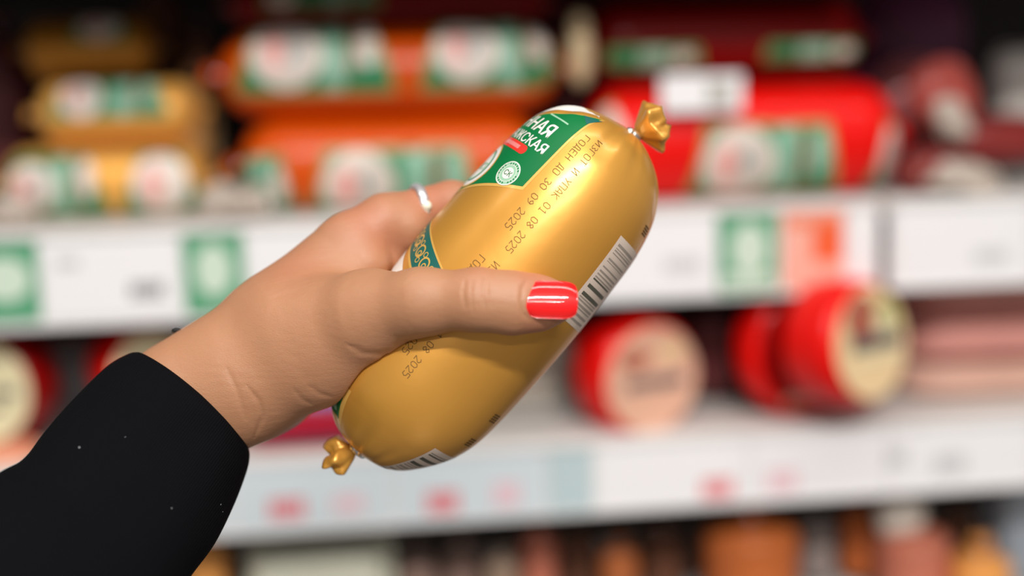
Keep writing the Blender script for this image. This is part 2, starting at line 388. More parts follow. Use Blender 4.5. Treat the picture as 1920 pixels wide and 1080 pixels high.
# pillow shaped vacuum packs and soft bags
def pillow(name, label, cat, cx, cy, wpx, hpx, depth, Y, m, group=None, pw=2.6, seed=0, rotz=0, roty=0, zrest=None, extra=None, wr=0.05):
    c = WY(cx, cy, Y); a = WY(cx - wpx / 2, cy, Y); b = WY(cx, cy - hpx / 2, Y)
    hx = (c - a).length; hz = (b - c).length
    zc = c.z if zrest is None else zrest + hz
    t = thing(name, label, cat, (c.x, Y, zc - hz), (0, roty, rotz), group)
    nu, nv = 26, 40; vs = []
    for i in range(nu):
        u = -PI / 2 + PI * i / (nu - 1)
        for j in range(nv):
            v = 2 * PI * j / nv
            def sp(x, e): return math.copysign(abs(x) ** e, x)
            e = 2 / pw
            p = Vector((hx * sp(math.cos(u), e) * sp(math.cos(v), e), depth / 2 * sp(math.cos(u), .9) * sp(math.sin(v), .9), hz * sp(math.sin(u), e)))
            n = noise.noise(p * (28 if wr < 0.2 else 60) + Vector((seed, seed * 2, 0)))
            p *= 1 + wr * n * 2
            vs.append(p + Vector((0, 0, hz)))
    o = mesh_obj('pack_body', vs, grid_faces(nu, nv, True), m, t)
    # sealed seam around the pack
    vs = []; n = 48
    for j in range(n):
        v = 2 * PI * j / n; e = 2 / pw
        x = hx * math.copysign(abs(math.cos(v)) ** e, math.cos(v)); z = hz * math.copysign(abs(math.sin(v)) ** e, math.sin(v))
        for q, y in ((0.93, 0.0005), (1.06, 0.0005), (1.06, -0.0005), (0.93, -0.0005)):
            vs.append((x * q, y + 0.001 * math.sin(9 * v), z * q + hz))
    fs = [(j * 4 + k, ((j + 1) % n) * 4 + k, ((j + 1) % n) * 4 + (k + 1) % 4, j * 4 + (k + 1) % 4) for j in range(n) for k in range(4)]
    mesh_obj('sealed_seam', vs, fs, m, t, False)
    if extra:
        for (ex, ez, ew, eh, mm) in extra:
            yy = -depth / 2 * 0.99
            vs = []
            for i in range(8):
                for j in range(8):
                    x = (ex + ew * (i / 7 - .5)) * hx; z = (ez + eh * (j / 7 - .5)) * hz
                    q = max(0, 1 - abs(x / hx) ** pw - abs(z / hz) ** pw) ** (0.45)
                    vs.append((x, -depth / 2 * (q * 1.06) - 0.0012, z + hz))
            mesh_obj('printed_label', vs, grid_faces(8, 8), mm, t)
    return t
M_purp = film('film_purple', (116, 62, 92), 0.35, 0.3); M_meat = film('meat_red', (172, 76, 68), 0.35, 0.5)
M_meat2 = film('meat_dark_red', (128, 40, 38), 0.35, 0.5); M_clear = mat('crumpled_clear_film', (184, 170, 158), 0.3, 0, 0.5, var=0.1, bump=0.2, bscale=60)
M_meat3 = film('meat_rose', (158, 86, 88), 0.35, 0.5)
M_pgrey = film('film_pale_grey', (205, 198, 192), 0.4, 0.2)
pillow('meat_pack', 'purple wrapped meat pack leaning at the back beyond the red sausages', 'meat pack', 1702, 85, 215, 250, 0.06, 1.25, M_purp, seed=1)
pillow('meat_pack', 'rosy vacuum meat pack below the purple one', 'meat pack', 1712, 225, 165, 230, 0.05, 1.18, M_meat3, seed=2, zrest=Z1, extra=[(0.1, 0.15, 0.7, 0.6, M_meat)])
pillow('meat_pack', 'bright red vacuum meat pack with a pointed corner beside a clear tail', 'meat pack', 1795, 175, 115, 130, 0.03, 1.075, M_meat, seed=3, roty=D(-25))
pillow('meat_pack', 'dark red flat meat pack lying at the far end of the shelf', 'meat pack', 1862, 262, 190, 90, 0.06, 1.10, M_meat2, seed=4, pw=3)
pillow('meat_pack', 'dark meat pack low on the shelf by the rail joint', 'meat pack', 1740, 310, 110, 80, 0.05, 1.05, M_meat2, seed=5, zrest=Z1)
pillow('clear_film_end', 'crumpled clear film end sticking out above the far meat packs', 'film', 1796, 222, 52, 80, 0.02, 1.04, M_clear, seed=6, roty=D(-20), wr=0.28)
pillow('clear_film_end', 'crumpled clear film end lying on the shelf under the far meat packs', 'film', 1795, 318, 150, 62, 0.03, 1.03, M_clear, seed=7, zrest=Z1, wr=0.28, roty=D(14))
pillow('paper_pack', 'pale grey pack standing at the very end of the upper row', 'pack', 1905, 165, 90, 150, 0.04, 1.2, M_pgrey, seed=8, pw=4)
pillow('clear_film_end', 'crumpled clear film end on the shelf edge between gold and orange sausages', 'film', 440, 402, 125, 66, 0.03, 1.035, M_clear, seed=9, zrest=Z1, wr=0.28)
pillow('clear_film_end', 'crumpled clear film end at the near end of the gold row', 'film', 20, 412, 90, 50, 0.02, 1.035, M_clear, seed=10, zrest=Z1, wr=0.28)
# upright dark salamis
def standing(label, cx, y0, y1, wpx, Y, m, group=None, zrest=None, tilt=0.0, cat='sausage', tip=None, name='sausage', seed=0, blunt=0.2, lab=None):
    top = WY(cx, y0, Y); bot = WY(cx, y1, Y); wv = (WY(cx - wpx / 2, (y0 + y1) / 2, Y) - WY(cx + wpx / 2, (y0 + y1) / 2, Y)).length
    zb = bot.z if zrest is None else zrest
    L = top.z - zb - 0.004; r = wv / 2
    t = thing(name, label, cat, (bot.x, Y, zb), (0, tilt, 0), group)
    o = lathe('casing', L, r, m, t, blunt, seed=seed, folds=0.03); o.rotation_euler = (0, -PI / 2, 0); o.location = (0, 0, L / 2 + 0.003)
    tm = tip or m
    torus('metal_clip', M_clip, t, (0, 0, L + 0.004), (0, 0, 1), r * .1, r * .06, 1.4, 14, 8)
    gather('gathered_end', tm, t, (0, 0, L + 0.005), (0.1, 0, 1), r * .08, r * .4, r * .5, seed)
    if lab:
        vs = []
        for i in range(6):
            for j in range(14):
                a = -1.1 + 2.2 * j / 13
                vs.append((r * 1.03 * math.sin(a), -r * 1.03 * math.cos(a), L * (lab[0] + (lab[1] - lab[0]) * i / 5)))
        mesh_obj('printed_label', vs, grid_faces(6, 14), lab[2], t)
    return t
G1 = 'dark salamis standing behind the upper row'
M_cream = mat('cream_cord', (214, 190, 150), 0.6)
standing('brown salami standing in the shade behind the gold stack', 322, -20, 330, 92, 1.22, M_brn, G1, Z1, seed=1)
standing('brown salami standing just in front of the orange stack end', 392, 60, 360, 60, 1.17, M_brn, G1, Z1, seed=2, lab=(0.3, 0.7, mat('label_tan', (140, 116, 84), 0.5)))
standing('dull tan salami leaning beside the second gold sausage', 366, 150, 330, 66, 1.13, mat('film_tan', (168, 122, 66), 0.45, 0, 0.2), G1, Z1, seed=3)
standing('dark salami standing between the orange and red stacks', 1068, -30, 340, 92, 1.20, M_mar, G1, Z1, seed=4)
pillow('cream_tail', 'cream coloured casing tail hanging between the orange and red stacks', 'casing tail', 1088, 92, 40, 130, 0.02, 1.08, M_cream, seed=12)
standing('dark maroon salami at the near end of the upper row', 20, 60, 300, 120, 1.24, M_mar, G1, Z1, seed=5)
# ------------------------------------------------------------------ middle row: round packs
F_cream = mat('pack_face_cream', (238, 226, 184), 0.4, var=0.02); F_peach = mat('pack_face_peach', (228, 178, 152), 0.4, var=0.03)
F_sand = mat('pack_face_sand', (240, 208, 160), 0.4, var=0.03)
F_text = mat('pack_print_grey', (92, 90, 92), 0.5); F_meat = mat('pack_print_meat', (176, 98, 76), 0.4, var=0.1); F_leaf = mat('pack_print_leaf', (150, 156, 70), 0.5)
def wheel(label, cx, cy, rpx, thick, Y, yaw, pitch, m, face, marks=(), group='round sausage packs', zrest=None, inset=0.87):
    c = WY(cx, cy, Y); R = (WY(cx, cy - rpx, Y) - c).length
    z = c.z if zrest is None else zrest + R * 1.0
    t = thing('round_sausage_pack', label, 'sausage', (c.x, Y, z - R), (0, 0, 0), group)
    rot = Euler((pitch, 0, yaw)); 
    nu, nv = 22, 48; prof = []
    b = min(thick * 0.38, R * 0.3)
    for i in range(7): a = PI / 2 * i / 6; prof.append((-thick / 2 + b - b * math.cos(a) if 0 else -thick / 2 + b * (1 - math.sin(a)), R - b + b * math.cos(a) if 0 else R - b * (1 - math.cos(a)) if 0 else R - b + b * math.cos(a)))
    prof = [(-thick / 2, 0.0005), (-thick / 2, (R - b) * .5)] + [(-thick / 2 + b * (1 - math.cos(PI / 2 * i / 6)), R - b + b * math.sin(PI / 2 * i / 6)) for i in range(7)]
    prof = prof + [(-y, q) for (y, q) in reversed(prof)]
    def rv(p): 
        v = Vector(p); v.rotate(rot); return v + Vector((0, 0, R))
    vs = [rv((q * math.cos(2 * PI * j / nv), y, q * math.sin(2 * PI * j / nv))) for (y, q) in prof for j in range(nv)]
    mesh_obj('casing', vs, grid_faces(len(prof), nv, True), m, t)
    def disc(name, x, zz, rx, rz, mm, parent, off, n=40):
        vs = [rv((x, -thick / 2 - off, zz))] + [rv((x + rx * math.cos(2 * PI * k / n), -thick / 2 - off, zz + rz * math.sin(2 * PI * k / n))) for k in range(n)]
        return mesh_obj(name, vs, [(0, 1 + k, 1 + (k + 1) % n) for k in range(n)], mm, parent)
    p = disc('face_label', 0, 0, R * inset, R * inset, face, t, 0.0006)
    for i, (kind, x, zz, rx, rz, mm) in enumerate(marks):
        if kind == 'disc': disc('printed_picture', x * R, zz * R, rx * R, rz * R, mm, p, 0.0010 + 0.0002 * i)
        else:
            n = 9 if kind == 'text' else 1; vs = []; fs = []
            for k in range(n):
                a = x - rx + 2 * rx * k / n; bb = x - rx + 2 * rx * (k + (0.9 if n > 1 else 1)) / n; o = len(vs)
                vs += [rv((a * R, -thick / 2 - 0.0012 - 0.0002 * i, (zz - rz) * R)), rv((bb * R, -thick / 2 - 0.0012 - 0.0002 * i, (zz - rz) * R)),
                       rv((bb * R, -thick / 2 - 0.0012 - 0.0002 * i, (zz + rz) * R)), rv((a * R, -thick / 2 - 0.0012 - 0.0002 * i, (zz + rz) * R))]
                fs.append((o, o + 1, o + 2, o + 3))
            mesh_obj('print_line' if n > 1 else 'printed_band', vs, fs, mm, p)
    return t
wheel('round red pack with a cream face and grey print, cut by the frame edge', -8, 722, 108, 0.05, 1.07, D(-12), 0, M_rd2, F_cream,
      [('text', 0.1, -0.02, 0.55, 0.07, F_text), ('rect', 0.0, -0.30, 0.4, 0.04, F_text)], zrest=None)
wheel('small round red pack with a pale face just above the black cuff', 262, 690, 84, 0.06, 1.09, D(28), 0, M_rd, F_cream, [('text', 0.1, 0.1, 0.5, 0.1, F_text)])
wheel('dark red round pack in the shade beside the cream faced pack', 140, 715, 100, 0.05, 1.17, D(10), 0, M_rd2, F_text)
wheel('round pack with a peach face and grey print, alone below the upper rail', 1190, 700, 112, 0.055, 1.045, D(20), 0, M_rd, F_peach,
      [('text', 0.05, -0.06, 0.56, 0.09, F_text), ('disc', -0.35, 0.36, 0.3, 0.16, F_meat), ('disc', 0.35, 0.42, 0.25, 0.15, F_sand)])
wheel('round red pack behind and below the tilted pack with the meat picture', 1500, 715, 128, 0.045, 1.045, D(12), D(-3), M_rd, M_rd2, [('text', -0.1, -0.7, 0.4, 0.06, F_peach)], zrest=Z2)
wheel('large tilted red pack with a cream face, meat picture and grey print', 1580, 642, 118, 0.056, 0.984, D(31), D(-6), M_rd, F_sand,
      [('disc', -0.22, 0.42, 0.40, 0.36, F_meat), ('disc', 0.38, 0.36, 0.28, 0.26, F_leaf), ('disc', 0.30, 0.30, 0.18, 0.2, F_cream), ('text', 0.1, 0.02, 0.62, 0.12, F_text), ('rect', 0.1, -0.22, 0.6, 0.05, F_cream)])
standing('dark maroon salami standing between the two round packs', 1338, 570, 790, 110, 1.12, M_mar, None, Z2, seed=8)
standing('slim dark salami standing in the shade below the upper rail', 1285, 585, 780, 50, 1.16, M_mar, None, Z2, seed=9)
chub('blue and red striped sausage pack lying under the wrist', 455, 745, 806, 118, 1.034, film('film_berry_red', (200, 20, 26)), [], None, Z2, seed=11, name='sausage_pack')
_s = bpy.context.scene.objects['sausage_pack']; _r = 0.024
M_blue = film('film_violet_blue', (92, 98, 160)); M_ind = film('film_indigo', (58, 40, 96))
def _stripe(a0, a1, m):
    L = (WY(745, 806, 1.05).x - WY(455, 806, 1.05).x); r = (WY(600, 806 - 59, 1.05) - WY(600, 806 + 59, 1.05)).length / 2
    o = chub_patch('printed_stripe', L, r, -L * .42, L * .42, a0, a1, m, _s, off=0.0008); o.location = (0, 0, r)
_stripe(D(20), D(66), M_blue); _stripe(D(66), D(78), M_ind); _stripe(D(108), D(122), M_ind)
M_ham = film('sliced_ham', (214, 148, 138), 0.3, 0.5); M_ham2 = film('sliced_ham_pale', (222, 178, 160), 0.3, 0.5)
zz = Z2
for i, (h, m, lab) in enumerate(((62, M_ham2, 'flat pale ham pack at the bottom of the pink stack'), (84, M_ham, 'flat pink ham pack in the middle of the pink stack'), (92, M_ham, 'flat pink ham pack on top of the pink stack, under the rail'))):
    tt = pillow('ham_pack', lab, 'ham pack', 1850, 780 - 82 * i, 380, h, 0.12, 1.12, m, 'flat ham packs stacked at the end of the middle row', 6, i, zrest=zz, wr=0.02)
    zz = tt.location.z + 2 * (WY(1850, 780 - 82 * i - h / 2, 1.12) - WY(1850, 780 - 82 * i, 1.12)).length + 0.0005
pillow('ham_pack', 'pale grey wrapped pack standing behind the held sausage', 'ham pack', 960, 715, 215, 220, 0.05, 1.15, mat('wrap_greige', (190, 180, 168), 0.5, var=0.05), None, 4, 11, zrest=Z2)
pillow('ham_pack', 'peach coloured pack low behind the sleeve at the near end', 'ham pack', 20, 860, 120, 70, 0.05, 1.05, film('wrap_peach', (226, 150, 118)), None, 3, 12)
# ------------------------------------------------------------------ bottom row
M_smk = film('smoked_brown', (176, 100, 56), 0.35, 0.4); M_smk2 = film('smoked_dark', (104, 66, 48), 0.35, 0.4); M_smk3 = film('smoked_orange', (190, 102, 52), 0.35, 0.4)
M_rose = film('smoked_rose', (196, 116, 94), 0.35, 0.4); M_taupe = film('smoked_taupe', (140, 114, 104), 0.4, 0.3); M_ora = film('smoked_amber', (232, 158, 84), 0.35, 0.4)
G3 = 'smoked sausages standing in the bottom row'
rows = [(400, 1012, 84, 1.08, M_ora, 'amber smoked sausage in the bottom row beside the sleeve'),
        (790, 1040, 78, 1.10, M_taupe, 'taupe smoked sausage next to the pale pack in the bottom row'),
        (872, 1025, 80, 1.12, M_taupe, 'rounded taupe sausage below the red price mark in the bottom row'),
        (948, 1048, 66, 1.07, film('smoked_beige', (150, 126, 108)), 'beige slim sausage in the bottom row'),
        (1016, 1000, 66, 1.11, M_rose, 'rosy brown sausage under the pale blue card'),
        (1090, 1010, 74, 1.14, M_smk2, 'near black sausage in the bottom row after the rosy brown one'),
        (1165, 1030, 70, 1.08, M_smk, 'mid brown sausage in the bottom row with a darker neighbour on each side'),
        (1246, 1000, 84, 1.13, M_smk2, 'dark smoked sausage beside the big orange brown one'),
        (1408, 972, 170, 1.07, M_smk3, 'big orange brown smoked sausage, broadest of the bottom row'),
        (1530, 980, 66, 1.12, film('smoked_grey', (146, 134, 130)), 'greyish slim sausage after the broad orange brown one'),
        (1612, 955, 74, 1.12, M_smk3, 'orange brown sausage before the white capped one'),
        (1706, 990, 130, 1.07, M_rose, 'rose brown sausage under the white film cap'),
        (1790, 960, 60, 1.15, M_smk2, 'dark sausage at the back behind the white capped one'),
        (1832, 1040, 104, 1.045, M_ora, 'amber sausage low in front at the far end of the bottom row')]
for i, (cx, y0, w_, Y, m, lab) in enumerate(rows):
    standing(lab, cx, y0 - 4, 1290, w_, Y, m, G3, Z3, seed=20 + i, blunt=0.22, tip=M_clear if i == 11 else None)
pillow('film_cap', 'white film cap gathered on top of the rose brown sausage', 'film', 1690, 965, 84, 78, 0.03, 1.06, mat('film_milky', (224, 212, 200), 0.4, var=0.04), None, 2.4, 5, wr=0.12)
pillow('tray_pack', 'pale grey green tray pack standing in the bottom row', 'tray pack', 605, 1130, 262, 190, 0.05, 1.08, mat('tray_film', (206, 206, 188), 0.4, var=0.06), None, 7, 6, zrest=Z3)
pillow('tray_pack', 'blue grey pack at the far end of the bottom row', 'tray pack', 1905, 1100, 100, 240, 0.05, 1.10, mat('pack_blue_grey', (150, 158, 168), 0.4, var=0.05), None, 7, 7, zrest=Z3)
# ------------------------------------------------------------------ the held sausage
A0 = np.array([675.0, 848.0]); A1 = np.array([1186.0, 250.0])
AX = (A1 - A0) / np.linalg.norm(A1 - A0); LPX = float(np.linalg.norm(A1 - A0)); PD = np.array([-AX[1], AX[0]])  # PD points down right in the picture
S_TAB = np.array([0, 5, 12, 31, 59, 97, 156, 240, 308, 407, 511, 603, 668, 701, 730, 753, 770, 780, 787])
RR = np.array([10, 40, 66, 90, 112, 141, 160, 164, 165, 166, 164, 159, 146, 133, 116, 90, 62, 36, 10.0])   # lower right half
RL = np.array([10, 44, 72, 98, 122, 149, 166, 172, 176, 180, 178, 173, 165, 160, 148, 122, 86, 44, 10.0])   # upper left half
S_TAB = S_TAB * LPX / 787
_SF = np.arange(0, LPX + 1.0, 1.0)
def _smooth(tab):
    raw = np.interp(_SF, S_TAB, tab); out = raw.copy()
    for k, s_ in enumerate(_SF):
        sg = min(26.0, 1.5 + 0.30 * min(s_, LPX - s_))
        wt = np.exp(-0.5 * ((_SF - s_) / sg) ** 2); out[k] = (raw * wt).sum() / wt.sum()
    return out
_RRF, _RLF = _smooth(RR), _smooth(RL)
def rad(s): return (np.interp(s, _SF, _RRF) + np.interp(s, _SF, _RLF)) / 2
def offc(s): return (np.interp(s, _SF, _RRF) - np.interp(s, _SF, _RLF)) / 2
def folds(s, phi):
    e0 = np.clip(1 - s / 90.0, 0, 1); e1 = np.clip(1 - (LPX - s) / 110.0, 0, 1); e = np.maximum(e0, e1)
    w_ = np.cos(9 * phi + 1.3) * 0.5 + np.cos(14 * phi + 0.4) * 0.35 + np.cos(5 * phi) * .4
    f = -0.085 * e ** 1.5 * np.clip(w_ + 0.25, 0, 2) ** 1.5
    return 1 + f + 0.006 * np.sin(s / 70.0 + 2 * phi) * (1 - e)
def surf(s, phi, off=0.0):
    """camera-frame metres of the sausage skin; s in pixels along the axis, phi from the viewer side, off in mm"""
    s = np.asarray(s, float); phi = np.asarray(phi, float)
    r = rad(s) * folds(s, phi) + off / 1000 / K
    p = offc(s) + r * np.sin(phi); z = r * np.cos(phi)
    x = A0[0] + AX[0] * s + PD[0] * p; y = A0[1] + AX[1] * s + PD[1] * p
    return np.stack([(x - 960) * K, -(y - 540) * K, z * K - D0], -1)
def to_world(a):
    a = np.asarray(a).reshape(-1, 3); M = np.array(CR); return a @ M.T + np.array(CAM)
def gold_mat():
    m = bpy.data.materials.new('gold_pearl_casing'); m.use_nodes = True; nt = m.node_tree; b = nt.nodes['Principled BSDF']
    tc = nt.nodes.new('ShaderNodeTexCoord'); nz = nt.nodes.new('ShaderNodeTexNoise'); nz.inputs['Scale'].default_value = 30; nz.inputs['Detail'].default_value = 2
    nt.links.new(tc.outputs['Object'], nz.inputs['Vector'])
    mx = nt.nodes.new('ShaderNodeMix'); mx.data_type = 'RGBA'; mx.inputs[6].default_value = lin((214, 152, 62)); mx.inputs[7].default_value = lin((222, 162, 70))
    nt.links.new(nz.outputs[0], mx.inputs[0]); nt.links.new(mx.outputs[2], b.inputs['Base Color'])
    b.inputs['Metallic'].default_value = 0.5; b.inputs['Roughness'].default_value = 0.40
    b.inputs['Coat Weight'].default_value = 0.35; b.inputs['Coat Roughness'].default_value = 0.2
    n2 = nt.nodes.new('ShaderNodeTexNoise'); n2.inputs['Scale'].default_value = 55; n2.inputs['Detail'].default_value = 3
    nt.links.new(tc.outputs['Object'], n2.inputs['Vector'])
    bp = nt.nodes.new('ShaderNodeBump'); bp.inputs['Strength'].default_value = 0.10; bp.inputs['Distance'].default_value = 0.002
    nt.links.new(n2.outputs[0], bp.inputs['Height']); nt.links.new(bp.outputs[0], b.inputs['Normal'])
    return m
GOLD = gold_mat()
base = PW(675, 848, 0)
saus = thing('held_sausage', 'gold sausage held across the picture by the hand, clipped and gathered at both ends', 'sausage', base)
SI = Matrix.Translation(-base)
def sa_obj(name, vs_world, fs, m, parent=saus, label=None, smooth=True):
    return mesh_obj(name, [tuple(Vector(v) - base) for v in vs_world], fs, m, parent, smooth, label)
NU, NV = 150, 200
tt_ = (1 - np.cos(np.linspace(0, PI, NU))) / 2 * 0.75 + np.linspace(0, 1, NU) * 0.25
SS, PP = np.meshgrid(tt_ * LPX, np.linspace(0, 2 * PI, NV, endpoint=False), indexing='ij')
sv = to_world(surf(SS, PP))
sf = grid_faces(NU, NV, True) + [tuple(range(NV - 1, -1, -1)), tuple(range((NU - 1) * NV, NU * NV))]
casing = sa_obj('casing', sv, sf, GOLD)
bvh_s = BVHTree.FromPolygons([Vector(v) for v in sv], sf)
CRI = np.array(CR).T
def hit(px, py):
    d = (cam2w((( px - 960) / F_PX, -(py - 540) / F_PX, -1)) - CAM).normalized()
    loc, n, i, dist = bvh_s.ray_cast(CAM, d)
    if loc is None: return None
    c = CRI @ (np.array(loc) - np.array(CAM))
    x = c[0] / K + 960 - A0[0]; y = -c[1] / K + 540 - A0[1]; z = (c[2] + D0) / K
    s = x * AX[0] + y * AX[1]; p = x * PD[0] + y * PD[1]
    return float(s), float(math.atan2(p - offc(s), z))
DEC = [0.0]
def decal(name, c00, c10, c11, c01, m, off=0.12, nu=16, nv=24, parent=saus, label=None):
    """patch between four (s, phi) corners"""
    u, v = np.meshgrid(np.linspace(0, 1, nu), np.linspace(0, 1, nv), indexing='ij')
    c00, c10, c11, c01 = map(np.array, (c00, c10, c11, c01))
    q = ((1 - u) * (1 - v))[..., None] * c00 + (u * (1 - v))[..., None] * c10 + (u * v)[..., None] * c11 + ((1 - u) * v)[..., None] * c01
    return sa_obj(name, to_world(surf(q[..., 0], q[..., 1], off)), grid_faces(nu, nv), m, parent, label)
def decal_poly(name, pts, m, off=0.12, parent=saus, label=None):
    """any flat outline in (s, phi*R) pixels, triangulated finely and wrapped"""
    bm = bmesh.new()
    vs = [bm.verts.new((a, b * 170, 0)) for a, b in pts]; bm.faces.new(vs)
    return _wrap_bm(name, bm, m, off, parent, label)
def _wrap_bm(name, bm, m, off, parent, label=None, maxl=9):
    bmesh.ops.triangulate(bm, faces=bm.faces[:])
    for _ in range(6):
        es = [e for e in bm.edges if e.calc_length() > maxl]
        if not es: break
        bmesh.ops.subdivide_edges(bm, edges=es, cuts=1)
        bmesh.ops.triangulate(bm, faces=[f for f in bm.faces if len(f.verts) > 3])
    bm.verts.index_update()
    a = np.array([v.co for v in bm.verts]); fs = [[v.index for v in f.verts] for f in bm.faces]; bm.free()
    return sa_obj(name, to_world(surf(a[:, 0], a[:, 1] / 170, off)), fs, m, parent, label)
def disc_pts(s, ph, rs, n=40, rp=None): return [(s + rs * math.cos(2 * PI * k / n), ph + (rp or rs) / 170 * math.sin(2 * PI * k / n)) for k in range(n)]
I_green = mat('casing_print_green', (2, 108, 56), 0.5, 0, 0.0, var=0.02, spec=0.25); I_teal = mat('casing_print_teal', (20, 92, 84), 0.5, 0, 0.0, var=0.03)
I_white = mat('casing_print_white', (226, 220, 214), 0.45, 0, 0.2, var=0.01); I_mint = mat('casing_print_mint', (148, 190, 160), 0.45, 0, 0.2, var=0.02)
I_red = mat('casing_print_red', (222, 52, 40), 0.4, 0, 0.3); I_pk = mat('casing_print_pink', (226, 130, 126), 0.4, 0, 0.3)
I_gold = mat('casing_print_pale_gold', (226, 178, 90), 0.4, 0.3, 0.2); I_ink = mat('casing_ink_brown', (104, 76, 40), 0.6, spec=0.2); I_black = mat('casing_ink_black', (84, 82, 72), 0.5)
I_bar = mat('bar_grey', (152, 140, 130), 0.5); I_lab = mat('sticker_greige', (214, 196, 182), 0.4, var=0.02)
# green printed label with its slanting ends
B = hit(980, 350); B2 = hit(884, 347); T = hit(1092, 238)
slope = (B2[0] - B[0]) / (B2[1] - B[1])          # ds per dphi of the label's ends
PE = B[1]; PT = T[1] + 0.02
PHL = -2.6
def sb(ph): return B[0] + slope * (ph - B[1])
T_ = hit(1060, 214) or (720, -0.9)
s_top = max(T_[0] - slope * (T_[1] - B[1]), 0) 
def st(ph): return min(s_top + slope * (ph - B[1]), LPX - 20)
lab = decal('printed_label', (sb(PE) - 5, PE + 0.03), (st(PT) + 4, PT + 0.03), (st(PHL) + 4, PHL), (sb(PHL) - 5, PHL), I_gold, 0.10, 40, 60, label='green printed label with gold border')
decal('label_field', (sb(PE), PE), (st(PT), PT), (st(PHL), PHL), (sb(PHL), PHL), I_green, 0.16, 40, 60, lab)
# white and teal print beyond the label's upper end
decal('white_band', (st(PE) + 7, PE - 0.12), (LPX - 30, PE - 0.06), (LPX - 26, PHL), (st(PHL) + 8, PHL), I_white, 0.14, 14, 50, lab)
a = hit(1096, 217); b_ = hit(1130, 229); c_ = hit(1100, 233)
if a and b_ and c_:
    decal('teal_corner', a, b_, b_, c_, I_teal, 0.2, 12, 12, lab)
def text_decal(name, body, s0, ph0, h, m, parent, off=0.22, sx=1.0, align='RIGHT', shear=0.0, rot=False, bold=0.0):
    cu = bpy.data.curves.new('text', 'FONT'); cu.body = body; cu.size = 1.0; cu.align_x = align; cu.resolution_u = 5; cu.shear = shear
    o = bpy.data.objects.new('text', cu); C.objects.link(o)
    dg = bpy.context.evaluated_depsgraph_get(); me = bpy.data.meshes.new_from_object(o.evaluated_get(dg))
    bm = bmesh.new()
    for dx, dy in ((-bold, 0), (bold, 0), (0, bold * .6), (0, -bold * .6)) if bold else ((0, 0),):   # struck four times for a heavier face
        n_before = len(bm.verts); bm.from_mesh(me); bm.verts.ensure_lookup_table()
        for v in bm.verts[n_before:]: v.co.x += dx; v.co.y += dy
    bpy.data.objects.remove(o); bpy.data.meshes.remove(me)
    k = h / 0.70
    for v in bm.verts:
        x, y = v.co.x * k * sx, v.co.y * k
        v.co = Vector((s0 + y, ph0 * 170 + x, 0)) if not rot else Vector((s0 - x, ph0 * 170 - y, 0))
    return _wrap_bm(name, bm, m, off, parent, maxl=8)
q = hit(1027, 262)
text_decal('lettering', 'ННАЯ', q[0] + 1, q[1], 28, I_white, lab, sx=1.05, bold=0.022)
q = hit(1021, 288)
text_decal('lettering', 'ПРАЖСКАЯ', q[0] - 5, q[1] , 20, I_white, lab, sx=1.05, bold=0.022)
q = hit(989, 279); 
def stadium(s, ph, h, w_):
    pts = []
    for k in range(13): a = -PI / 2 + PI * k / 12; pts.append((s - h * math.sin(-a) if 0 else s + h * math.sin(a), ph + h / 170 * math.cos(a)))
    pts.append((s + h, ph - w_ / 170)); pts.append((s - h, ph - w_ / 170)); return pts
q = (q[0] - 6, q[1])
decal_poly('red_pill', stadium(q[0], q[1] - 0.04, 9.5, 110), I_red, 0.20, lab)
decal('pill_line', (q[0] - 4, q[1] - 0.12), (q[0] + 4, q[1] - 0.12), (q[0] + 4, q[1] - 0.6), (q[0] - 4, q[1] - 0.6), I_pk, 0.26, 4, 24, lab)
q = hit(953, 325)
e = decal_poly('round_emblem', disc_pts(q[0], q[1], 25), I_mint, 0.20, lab)
def ring(name, s, ph, r0, r1, m, off, parent, n=40):
    pts = []
    for k in range(n + 1): a = 2 * PI * k / n; pts.append((s + r1 * math.cos(a), (ph * 170 + r1 * math.sin(a)), s + r0 * math.cos(a), ph * 170 + r0 * math.sin(a)))
    vs = []; 
    for x in pts: vs += [(x[0], x[1]), (x[2], x[3])]
    arr = np.array(vs)
    return sa_obj(name, to_world(surf(arr[:, 0], arr[:, 1] / 170, off)), [(2 * k, 2 * k + 1, 2 * k + 3, 2 * k + 2) for k in range(n)], m, parent)
ring('emblem_ring', q[0], q[1], 23.4, 25.5, I_white, 0.26, e)
ring('emblem_ring', q[0], q[1], 17.0, 18.0, I_white, 0.26, e)
decal_poly('emblem_centre', disc_pts(q[0], q[1], 12), I_white, 0.26, e)
text_decal('emblem_mark', 'СК', q[0] - 5, q[1], 10, I_green, e, 0.34, align='CENTER', bold=0.01)
for k in range(22):
    a = 2 * PI * k / 22
    if k % 5 == 4: continue
    cs, cp = q[0] + 20.6 * math.cos(a), q[1] * 170 + 20.6 * math.sin(a)
    decal_poly('emblem_letter', [(cs + dx, (cp + dy) / 170) for dx, dy in ((-1.6, -1.2), (1.6, -1.2), (1.6, 1.2), (-1.6, 1.2))], I_green, 0.3, e)
q2 = hit(908, 312)
PB = q2[1] - 0.10
e2 = decal_poly('large_emblem', disc_pts(q2[0], PB, 52), I_white, 0.19, lab)
ring('emblem_ring', q2[0], PB, 50, 54, I_gold, 0.25, e2); ring('emblem_ring', q2[0], PB, 31, 39, I_mint, 0.25, e2); ring('emblem_ring', q2[0], PB, 36, 38.5, I_teal, 0.28, e2)
text_decal('emblem_mark', 'ГОСТ', q2[0] - 8, PB + 0.02, 16, I_mint, e2, 0.28, align='CENTER', bold=0.028)
